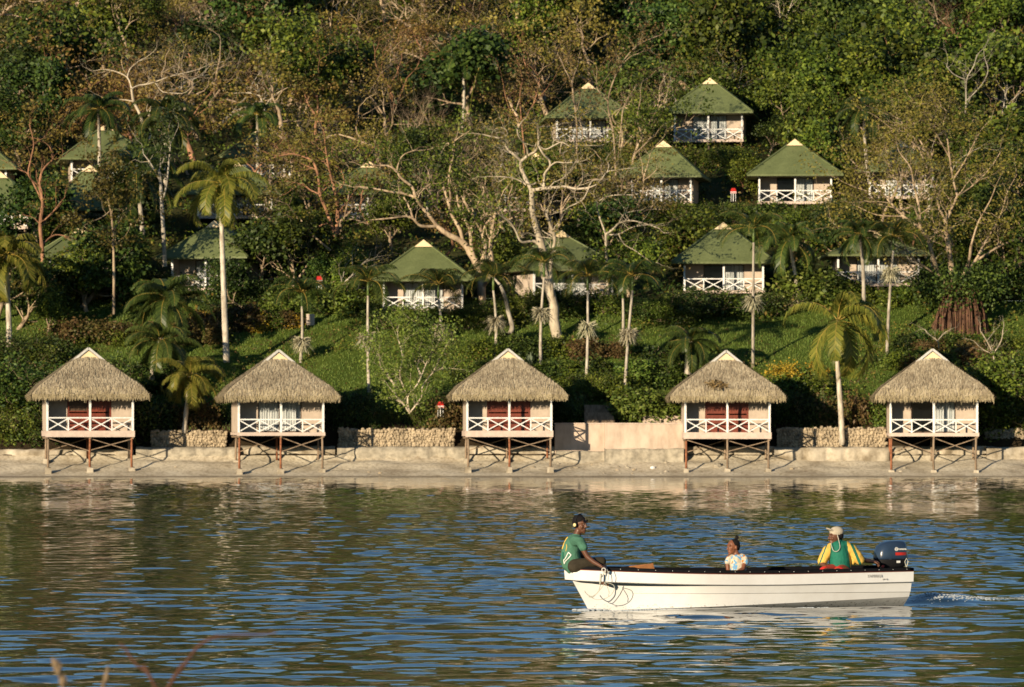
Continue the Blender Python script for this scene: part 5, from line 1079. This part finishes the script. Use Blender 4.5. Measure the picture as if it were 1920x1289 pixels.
mb = MB(); shell(mb, [(EZ+.085,EU-.29,EU+.26,.165),(EZ+.11,EU-.295,EU+.265,.17),(EZ+.20,EU-.285,EU+.255,.168),(EZ+.28,EU-.275,EU+.225,.160),(EZ+.33,EU-.26,EU+.16,.145),(EZ+.362,EU-.225,EU+.08,.115),(EZ+.374,EU-.15,EU+.0,.06)]); mb.build('cowl', M['navy'], eng, True)
mb = MB(); shell(mb, [(EZ-.06,EU-.20,EU+.15,.10),(EZ-.01,EU-.25,EU+.22,.14),(EZ+.07,EU-.28,EU+.25,.158),(EZ+.083,EU-.28,EU+.25,.158)]); mb.build('lower_cowl', M['black'], eng, True)
mb = MB(); shell(mb, [(-.55,EU-.22,EU-.08,.03),(-.1,EU-.24,EU-.05,.05),(.35,EU-.23,EU+.02,.07),(EZ-.06,EU-.20,EU+.10,.09)], 14); mb.build('leg', M['navy'], eng, True)
mb = MB(); mb.box((-.02,-.14,.30), (.12,.14,.50)); mb.bar((.10,.10,.35), (.10,.10,.66), .05, .04); mb.bar((.10,-.10,.35), (.10,-.10,.66), .05, .04); mb.build('clamp_bracket', M['black'], eng)
mb = MB(); mb.tube([(EU+.20,.06,EZ+.04),(EU+.34,.12,EZ+.05),(EU+.52,.17,EZ+.06)], [.028,.022,.024], 8); mb.build('tiller', M['black'], eng, True)
mb = MB(); mb.tube([(EU+.20,.13,EZ-.02),(EU+.21,.15,EZ-.02)], .022, 8); o = mb.build('kill_switch', M['red'], eng)
mb = MB(); mb.tube([(EU+.20,.12,EZ+.0),(EU+.26,.14,EZ-.06),(EU+.33,.12,EZ-.1),(EU+.40,.1,EZ-.22)], .008, 5); mb.build('fuel_hose', M['black'], eng)
def side_patch(name, u0, u1, z0, z1, mat, hw=.171):
    mb = MB(); n = 8; lo = []; hi = []
    for i in range(n+1):
        u = u0+(u1-u0)*i/n; f = (u-(EU-.015))/.28; yy = .1705*(max(.02, 1-abs(f)**2.6))**(1/2.6)+.003; lo.append((u, yy, z0)); hi.append((u, yy, z1))
    mb.add(lo+hi, [(i, i+1, n+2+i, n+1+i) for i in range(n)]); return mb.build(name, mat, eng)
side_patch('red_stripe', EU-.22, EU+.0, EZ+.150, EZ+.195, M['red']); side_patch('white_label', EU-.09, EU-.02, EZ+.03, EZ+.065, M['white'])
mb = MB(); mb.tube([(EU-.2,.17,EZ-.05),(EU-.23,.175,EZ+.05),(EU-.20,.175,EZ+.10),(EU-.17,.175,EZ+.05),(EU-.2,.17,EZ-.05)], .007, 5); mb.build('rope_loop', M['rope'], eng)
text('40', .060, M['white'], eng, (EU+.235, .140, EZ+.155), (R(90), 0, R(180+22)), bold=.002, ext=.004); text('YAMAHA', .036, M['white'], eng, (EU-.052, .1725, EZ+.232), (R(90), 0, R(180)), bold=.001, ext=.002)
mb = MB(); rr = random.Random(2)
for rad in (.028, .018): mb.tube([(EU-.02+rad*math.cos(a), .1735, EZ+.247+rad*math.sin(a)) for a in [i*math.pi/6 for i in range(13)]], .0035, 4)
for a in (1.57, 3.66, 5.76): mb.bar((EU-.02, .1735, EZ+.247), (EU-.02+.026*math.cos(a), .1735, EZ+.247+.026*math.sin(a)), .005, .004)
mb.build('emblem', M['white'], eng)
# plank, rope
p0 = at(1195, 1067, 65.3); t = MB(); t.bar(p0+Vector((-.25,0,-.05)), p0+Vector((.24,.1,.0)), .05, .16, up=(0,0,1)); t.bar(p0+Vector((.05,0,-.03)), p0+Vector((.25,.06,.03)), .05, .12, up=(0,0,1)); tag(t.build('plank', M['plank']), 'short brown planks lying across the boat behind the foredeck', 'plank')
Dn = 64.25; rp_ = [(1134,1070),(1130,1080),(1127,1085),(1125,1100),(1121,1110),(1110,1119),(1100,1114),(1096,1108)]
mb = MB(); mb.tube(smooth_path([at(x, y, Dn+.12) for x, y in rp_], 5), .007, 6); mb.tube(smooth_path([at(x, y, Dn+.05) for x, y in [(1134,1070),(1136,1084),(1134,1093),(1126,1105),(1112,1120),(1104,1119)]], 5), .005, 5)
mb.tube(smooth_path([at(x, y, Dn+.02) for x, y in [(1138,1068),(1141,1078),(1140,1088)]], 4), .005, 5); mb.tube(smooth_path([at(x, y, Dn+.06) for x, y in [(1134,1092),(1148,1096),(1152,1102),(1148,1113),(1136,1122),(1120,1125),(1108,1120)]], 5), .005, 5)
mb.tube(smooth_path([at(x, y, Dn+.06) for x, y in [(1134,1092),(1140,1104),(1142,1112),(1140,1118)]], 4), .005, 5)
mb.tube([at(1127,1076,Dn+.1), at(1126,1087,Dn+.1), at(1125,1097,Dn+.1)], .016, 6); tag(mb.build('mooring_rope', M['rope'], smooth=True), 'loose grey rope hanging in loops from the bow ring', 'rope')
mb = MB(); c0 = at(1132, 1069, 64.3); mb.tube([c0+Vector((.028*math.cos(a), 0, .028*math.sin(a))) for a in [i*math.pi/6 for i in range(13)]], .009, 6); rg = mb.build('bow_ring', M['grey']); rg.parent = boat; bpy.context.view_layer.update(); rg.matrix_parent_inverse = boat.matrix_world.inverted()

# ---------------------------------------------------------------- people
def remeshed(mb, name, mats, parent, voxel=.008, smooth=6, pick=None):
    """fuse the rough volumes into one continuous skin"""
    me = bpy.data.meshes.new(name); me.from_pydata(mb.v, [], mb.f); o = bpy.data.objects.new(name, me); COL.objects.link(o)
    r = o.modifiers.new('r', 'REMESH'); r.mode = 'VOXEL'; r.voxel_size = voxel; r.use_smooth_shade = True
    if smooth: s = o.modifiers.new('s', 'SMOOTH'); s.iterations = smooth; s.factor = .5
    m2 = bpy.data.meshes.new_from_object(o.evaluated_get(bpy.context.evaluated_depsgraph_get())); bpy.data.objects.remove(o)
    m2.materials.clear()
    for m_ in (mats if isinstance(mats, list) else [mats]): m2.materials.append(m_)
    if pick: m2.polygons.foreach_set('material_index', [pick(p_.center) for p_ in m2.polygons])
    return link(name, m2, parent)
def caps(mb, pts, rad, n=12):
    pts = [Vector(p) for p in pts]; mb.tube(pts, rad, n)
    for p, r in zip(pts, rad): mb.ball(p, r, nu=n, nv=8)
def hand(mb, w, d, nrm, curl=.5, side=1, k=1.0):
    """palm with four bent fingers and a thumb; w wrist, d pointing direction, nrm out of the back of the hand"""
    d = Vector(d).normalized(); nrm = Vector(nrm); nrm = (nrm-d*nrm.dot(d)).normalized(); s = d.cross(nrm)*side; Mx = Matrix((d, s, nrm)).transposed()
    mb.ball(w+d*.045*k, (.052*k,.040*k,.017*k), M=Mx); 
    for i, (off, ln) in enumerate(((-.028,.062),(-.010,.074),(.010,.070),(.028,.054))):
        p = w+d*.082*k+s*off*k; q = p+(d*math.cos(curl)-nrm*math.sin(curl)).normalized()*ln*.55*k; r2 = q+(d*math.cos(curl*2.1)-nrm*math.sin(curl*2.1)).normalized()*ln*.5*k; caps(mb, [p-d*.02*k, p, q, r2], [.0105*k,.0105*k,.0098*k,.0085*k], 8)
    p = w+d*.025*k-s*.036*k; q = p+(d*.6-s*.75-nrm*.15).normalized()*.035*k; r2 = q+(d*.9-s*.2-nrm*.4).normalized()*.03*k; caps(mb, [p, q, r2], [.014*k,.012*k,.010*k], 8)
def head(mb, c, f, k=1.0, up=(0,0,1)):
    f = Vector(f).normalized(); u = Vector(up); u = (u-f*u.dot(f)).normalized(); l = u.cross(f); Mx = Matrix((f, l, u)).transposed(); P_ = lambda x, y, z: c+(f*x+l*y+u*z)*k
    B = lambda x, y, z, r: mb.ball(P_(x, y, z), tuple(a*k for a in r), nu=16, nv=10, M=Mx)
    B(-.012,0,.035,(.098,.078,.088)); B(.022,0,-.030,(.068,.062,.080)); B(.050,0,-.075,(.042,.042,.036)); B(.075,0,-.098,(.020,.022,.016))
    caps(mb, [P_(.088,0,.022), P_(.108,0,-.020)], [.010*k,.016*k], 8); B(.092,.014,-.024,(.012,.010,.010)); B(.092,-.014,-.024,(.012,.010,.010))
    B(.086,0,-.054,(.014,.026,.0085)); B(.084,0,-.068,(.014,.024,.009)); B(.082,.03,.040,(.016,.024,.010)); B(.082,-.03,.040,(.016,.024,.010)); B(.062,.042,-.022,(.022,.018,.022)); B(.062,-.042,-.022,(.022,.018,.022))
    B(-.012,.078,-.008,(.020,.010,.032)); B(-.012,-.078,-.008,(.020,.010,.032)); return P_, Mx
def eyes(P_, Mx, parent, k):
    for y in (.030, -.030):
        mb = MB(); mb.ball(P_(.083, y, .016), (.006*k,.011*k,.005*k), nu=8, nv=6, M=Mx); mb.ball(P_(.0905, y, .016), (.005*k,.006*k,.006*k), 1, nu=8, nv=6, M=Mx); mb.build('eye', [M['eyeball'], M['black']], parent, True)
def hairball(P_, Mx, parts, k, parent, mat='hair', name='hair'):
    mb = MB()
    for c_, r_ in parts: mb.ball(P_(*c_), tuple(a*k for a in r_), nu=16, nv=12, M=Mx)
    return remeshed(mb, name, M[mat], parent, .008, 2)
# the man on the bow
def Q1(x, y, d=0): return at(x, y, 64.62+d)
o = Q1(1080, 1066); t1 = empty('person', (0,0,0), 0, label='man in a green T-shirt and dark headphones sitting on the bow, looking round', cat='person')
b1 = MB(); Ph, Mh = head(b1, Q1(1087.5, 984.5), (.80,-.60,-.06), 1.12)
caps(b1, [Q1(1085,995), Q1(1080,1008,.02)], [.058,.062]); caps(b1, [Q1(1077,1016), Q1(1073,1032), Q1(1075,1050), Q1(1079,1062)], [.095,.115,.105,.11])
caps(b1, [Q1(1087,1015,-.17), Q1(1094,1031,-.21), Q1(1101,1044,-.22)], [.052,.046,.040]); caps(b1, [Q1(1101,1044,-.22), Q1(1113,1054,-.24), Q1(1127,1062,-.27)], [.040,.036,.026]); hand(b1, Q1(1127,1062,-.27), (.85,-.1,-.45), (.3,-.4,.85), .7, 1, 1.05)
caps(b1, [Q1(1072,1014,.17), Q1(1084,1035,.24), Q1(1100,1050,.22)], [.052,.044,.038]); caps(b1, [Q1(1100,1050,.22), Q1(1122,1054,.16)], [.036,.027]); hand(b1, Q1(1122,1054,.16), (1,-.2,-.3), (0,0,1), .4, -1, 1.05)
for dy in (-.10, .12): caps(b1, [Q1(1081,1062,dy), Q1(1106,1057,dy), Q1(1129,1054,dy)], [.085,.07,.055]); caps(b1, [Q1(1129,1054,dy), Q1(1131,1072,dy), Q1(1128,1092,dy)], [.052,.045,.033]); caps(b1, [Q1(1128,1092,dy), Q1(1139,1096,dy)], [.034,.028])
body = remeshed(b1, 'body', M['skin'], t1, .0075, 3); eyes(Ph, Mh, t1, 1.12)
mb = MB(); caps(mb, [Q1(1081,1010), Q1(1076,1017), Q1(1070.5,1030), Q1(1071.5,1043), Q1(1074,1055), Q1(1075,1063)], [.085,.125,.142,.138,.132,.128], 16); caps(mb, [Q1(1078,1014,-.12), Q1(1088,1016,-.17), Q1(1094,1027,-.21)], [.085,.075,.068]); caps(mb, [Q1(1074,1013,.1), Q1(1072,1015,.17), Q1(1080,1027,.22)], [.085,.075,.065])
caps(mb, [Q1(1064,1036), Q1(1062,1050), Q1(1066,1060)], [.10,.10,.10])
def pick1(c): return 0
sh = remeshed(mb, 'shirt', [M['tee']], t1, .011, 4)
mb = MB(); [caps(mb, [Q1(1078,1062,dy), Q1(1104,1056.5,dy), Q1(1128,1053,dy)], [.115,.088,.072]) for dy in (-.10,.12)]; remeshed(mb, 'shorts', M['shorts'], t1, .011, 4)
hairball(Ph, Mh, [((-.022,0,.052),(.100,.084,.084)), ((-.05,0,.02),(.066,.080,.075))], 1.12, t1)
mb = MB(); mb.tube([Ph(-.012, .094*math.cos(a), .02+.122*math.sin(a)) for a in [i*math.pi/10 for i in range(11)]], .011, 6)
for s in (1,-1): mb.tube([Ph(-.012, s*.078, .0), Ph(-.012, s*.108, .0)], [.040,.036], 14)
hp = mb.build('headphones', M['black'], t1, True); mb = MB(); mb.tube([Ph(-.012, -.104, .0), Ph(-.012, -.114, .0)], [.030,.027], 14); mb.build('ear_cup_disc', plain('gold_disc', (.62,.52,.25), .3, .6, .1, 5), hp, True)
mb = MB(); mb.ball(Ph(.088,.034,.062), (.008,.030,.015), M=Mh); mb.ball(Ph(.088,-.034,.062), (.008,.030,.015), M=Mh); mb.tube([Ph(.078,.06,.062), Ph(0,.092,.045)], .005, 5); mb.tube([Ph(.078,-.06,.062), Ph(0,-.092,.045)], .005, 5); mb.build('sunglasses', M['black'], t1, True)
# printed mark on the back of the shirt: laid on the cloth by casting inward
bpy.context.view_layer.update()
def decal(obj, pts, r, mat, name, parent, D, closed=False, off=.004):
    """lay a thin line of paint on the cloth"""
    out = []; src = Vector((0,0,CH))
    for i in range(len(pts)-1):
        for k in range(6):
            x = pts[i][0]+(pts[i+1][0]-pts[i][0])*k/6; y = pts[i][1]+(pts[i+1][1]-pts[i][1])*k/6; tg = at(x, y, D); d = (tg-src).normalized(); ok, loc, nr, ix = obj.ray_cast(src, d)
            if ok: out.append(loc+nr*off*.4)
    if len(out) > 2: mb = MB(); mb.tube(out, r, 5); return mb.build(name, mat, parent, True)
decal(sh, [(1060,1048),(1063,1042),(1066,1036),(1071,1041),(1066,1047),(1060,1053),(1058,1058),(1057,1050),(1060,1048)], .008, M['white'], 'shirt_print', t1, 64.6)
decal(sh, [(1054.5,1030),(1057,1022),(1060,1014),(1066,1006)], .010, M['yellow'], 'shirt_print', t1, 64.6); decal(sh, [(1056,1050),(1055.5,1042),(1056,1034)], .012, M['teal'], 'shirt_print', t1, 64.6); decal(sh, [(1061,1034),(1063,1026),(1062,1020)], .006, M['yellow'], 'shirt_print', t1, 64.6)
# the girl amidships
def Q2(x, y, d=0): return at(x, y, 65.75+d)
t2 = empty('person', (0,0,0), 0, label='girl in a flowered top with her hair in a bun, sitting amidships', cat='person')
g_ = MB(); Pg, Mg = head(g_, Q2(1374.5, 1026.5), (-.86,-.50,-.10), .98); caps(g_, [Q2(1379,1034), Q2(1382,1043)], [.045,.052]); caps(g_, [Q2(1381,1048), Q2(1383,1060), Q2(1383,1076)], [.085,.10,.11])
caps(g_, [Q2(1367,1046,-.02), Q2(1364,1058,-.03), Q2(1365,1070,-.06)], [.040,.034,.030]); caps(g_, [Q2(1365,1070,-.06), Q2(1374,1078,-.16)], [.030,.022]); hand(g_, Q2(1374,1078,-.16), (.9,-.3,-.2), (0,-.3,1), .5, 1, .9)
caps(g_, [Q2(1396,1047,-.05), Q2(1396,1058,-.10), Q2(1393,1067,-.16)], [.042,.037,.032]); caps(g_, [Q2(1393,1067,-.16), Q2(1381,1073,-.24)], [.032,.022]); hand(g_, Q2(1381,1073,-.24), (-.9,-.3,-.1), (0,-.3,1), .5, -1, .9)
for dx in (-6, 7): caps(g_, [Q2(1383+dx*.6,1080), Q2(1376+dx,1082,-.32)], [.08,.055]); caps(g_, [Q2(1376+dx,1082,-.32), Q2(1376+dx,1105,-.30)], [.05,.034])
remeshed(g_, 'body', M['skin2'], t2, .0075, 3); eyes(Pg, Mg, t2, .98)
mb = MB(); caps(mb, [Q2(1382,1052), Q2(1383,1060), Q2(1383,1070), Q2(1383,1080)], [.115,.130,.135,.145], 16); caps(mb, [Q2(1371,1046,-.0), Q2(1367,1049,-.02), Q2(1364.5,1054,-.03)], [.06,.056,.050]); caps(mb, [Q2(1391,1046,-.02), Q2(1396,1048,-.05), Q2(1398,1054,-.09)], [.066,.062,.056]); remeshed(mb, 'flowered_top', M['print'], t2, .010, 3)
hairball(Pg, Mg, [((-.030,0,.050),(.092,.085,.080)), ((-.060,0,.005),(.055,.076,.075)), ((-.088,0,.146),(.031,.031,.030))], .98, t2)
# the man at the engine
def Q3(x, y, d=0): return at(x, y, 66.35+d)
t3 = empty('person', (0,0,0), 0, label='man in a green and yellow jersey and pale cap steering the outboard engine', cat='person')
m3 = MB(); P3, M3 = head(m3, Q3(1567, 1007), (-.95,-.30,-.02), 1.10); caps(m3, [Q3(1570,1014), Q3(1573,1026)], [.062,.070]); caps(m3, [Q3(1574,1032), Q3(1575,1048), Q3(1574,1066)], [.13,.14,.13])
caps(m3, [Q3(1549,1033,-.05), Q3(1543,1046,-.08), Q3(1541,1057,-.12)], [.055,.047,.042]); caps(m3, [Q3(1541,1057,-.12), Q3(1550,1064,-.20), Q3(1559,1069,-.28)], [.042,.038,.028]); hand(m3, Q3(1559,1069,-.28), (.8,-.3,-.5), (.2,-.6,.7), .45, 1, 1.08)
caps(m3, [Q3(1598,1031,.0), Q3(1609,1044,.0), Q3(1617,1050,.02)], [.055,.046,.041]); caps(m3, [Q3(1617,1050,.02), Q3(1628,1052,.12), Q3(1637,1053,.22)], [.040,.036,.028]); hand(m3, Q3(1637,1053,.22), (.9,.3,-.15), (0,-.3,1), .9, -1, 1.08)
for sx in (-1, 1): caps(m3, [Q3(1574+sx*6,1072), Q3(1560+sx*12,1074,-.38)], [.10,.075]); caps(m3, [Q3(1560+sx*12,1074,-.38), Q3(1556+sx*12,1098,-.36)], [.06,.04])
remeshed(m3, 'body', M['skin'], t3, .0075, 3); eyes(P3, M3, t3, 1.10)
mb = MB(); caps(mb, [Q3(1573,1030), Q3(1574,1040), Q3(1575,1052), Q3(1575,1064), Q3(1574,1070)], [.155,.170,.172,.170,.165], 18); caps(mb, [Q3(1561,1030), Q3(1552,1034,-.04), Q3(1545,1046,-.07), Q3(1542,1053,-.09)], [.11,.092,.082,.078]); caps(mb, [Q3(1584,1028), Q3(1597,1032,.0), Q3(1607,1043,.0), Q3(1612,1050,.02)], [.115,.095,.085,.082]); caps(mb, [Q3(1598,1040), Q3(1599,1056)], [.045,.03])
def pick3(c):
    x = 960+c.x*F/c.y; y = YH-(c.z-CH)*F/c.y
    s = (x-(1552-(y-1030)*.06)); r = x-(1590+(y-1030)*.13)
    if s < 5:
        return 0 if -6.2 < s+(y-1030)*.32 < -3.6 else 1
    if r > 0:
        k = x-(1597+(y-1022)*.42); return 0 if (-2.0 < k < 3.5) else 1
    return 0
remeshed(mb, 'jersey', [M['teal'], M['yellow']], t3, .010, 3, pick3)
mb = MB(); [caps(mb, [Q3(1574+sx*8,1070), Q3(1560+sx*14,1073,-.34)], [.115,.092]) for sx in (-1,1)]; remeshed(mb, 'shorts', M['red'], t3, .011, 3)
hairball(P3, M3, [((-.045,0,.018),(.070,.083,.080))], 1.10, t3)
mb = MB(); mb.ball(P3(-.018,0,.070), (.108*1.1,.090*1.1,.080*1.1), nu=18, nv=12, M=M3); mb.ball(P3(.085,0,.100), (.070*1.1,.072*1.1,.014*1.1), nu=16, nv=8, M=Matrix.Rotation(R(28), 3, Vector((-.3,.95,0))) @ M3); remeshed(mb, 'cap', M['khaki'], t3, .008, 3)
mb = MB(); mb.tube(smooth_path([Q3(1570,1003,-.11), Q3(1573,1015,-.14), Q3(1575,1027,-.17), Q3(1570,1034,-.19), Q3(1563,1033,-.18), Q3(1559,1024,-.15), Q3(1558,1018,-.12)], 5), .006, 5); mb.build('neck_cord', M['rope'], t3)
# ---------------------------------------------------------------- foam and the near bank
comps = wave_field(); rr = random.Random(12); mb = MB(); fp = []
for i in range(1500):
    if i < 1000: u = -rr.uniform(.25, 4.2); s = -.02+.12*math.sin(-u*1.1)+rr.gauss(0,.13)+.10; r = rr.uniform(.002,.0065)*(1.3 if -1.7 < u < -.6 else .7)
    elif i < 1130: u = L-.34+rr.gauss(0,.10); s = rr.uniform(-.05,.22); r = rr.uniform(.006,.022)
    else: u = rr.uniform(1.5, L-.4); tt = u/L; s = hull_sec(tt)[2][1]+rr.uniform(.0,.07); r = rr.uniform(.004,.014)
    fp.append((u, s, r))
U = np.array([STERN.x+u*BD.x+s*BP.x for u, s, r in fp]); W_ = np.array([STERN.y+u*BD.y+s*BP.y for u, s, r in fp]); ZZ = water_z(U, W_, comps)
for (u, s, r), x, y, z in zip(fp, U, W_, ZZ): mb.ball((x, y, z+r*.2), (r*2.4, r*1.6, r), nu=6, nv=4)
tag(mb.build('wake_foam', plain('foam', (.40,.44,.48), .6, .3, .1, 20)), kind='stuff')
tag(gridsheet('near_bank', rng_(-12, 12, 1.5), [-14,-6,0,6,12,16,20,24,26,29,32], lambda x, y: 1.05+.15*noise.noise(Vector((x*.4,y*.4,0)))-max(0, y-20)*.17, landmat('bank_soil', 'forest')), kind='structure')
M['twig'] = plain('red_twig', (.085,.04,.025), .7, .2, .3, 12); M['seed'] = plain('dry_seed_head', (.22,.16,.10), .8, .1, .3, 30)
DT = 15.0
def twig(name, label, lines, mat, cat='plant'):
    b = at(lines[0][0][0][0], 1289, DT); t = empty(name, (b.x, b.y, 1.0), 0, label=label, cat=cat); o3 = Vector((b.x, b.y, 1.0)); mb = MB()
    for ln, r0, r1 in lines:
        P_ = [at(x, y, DT)-o3 for x, y in ln]
        if ln[0][1] >= 1289: P_ = [P_[0]+(P_[0]-P_[1]).normalized()*.9+Vector((0,0,-.15))]+P_
        sp = smooth_path(P_, 4); n = len(sp); mb.tube(sp, [(r0+(r1-r0)*i/(n-1))*DT/F for i in range(n)], 7)
    mb.build('stem', M[mat], t, True); return t, o3
twig('red_twig', 'blurred reddish twig reaching right in the bottom left foreground', [([(315,1290),(335,1262),(352,1238),(372,1212),(395,1198),(430,1192),(480,1190),(520,1186)], 4.5, 2), ([(395,1198),(410,1190)], 2.5, 1.2), ([(335,1262),(342,1240)], 2, 1)], 'twig')
twig('red_twig', 'thin blurred twig leaning left in the bottom left foreground', [([(292,1290),(275,1262),(258,1248),(244,1232),(236,1218),(224,1206)], 4, 2)], 'twig')
def seedhead(pts, label, w_):
    t, o3 = twig('grass_stalk', label, [(pts, 3, 2)], 'seed', 'grass'); mb = MB(); a = at(*pts[-1], DT)-o3; b = at(*pts[-2], DT)-o3; rr = random.Random(pts[0][0])
    for i in range(26):
        q = b.lerp(a, rr.uniform(-.6,1)); mb.ball(q+Vector((rr.gauss(0,w_*.3), rr.gauss(0,w_*.3), 0)), (w_*.30, w_*.30, w_*.8), nu=6, nv=5)
    mb.build('seed_head', M['seed'], t, True)
seedhead([(118,1290),(112,1266),(103,1240)], 'blurred dry seed head at the bottom left corner', .020); seedhead([(193,1290),(197,1276),(202,1262)], 'second blurred dry seed head right of the first', .011)
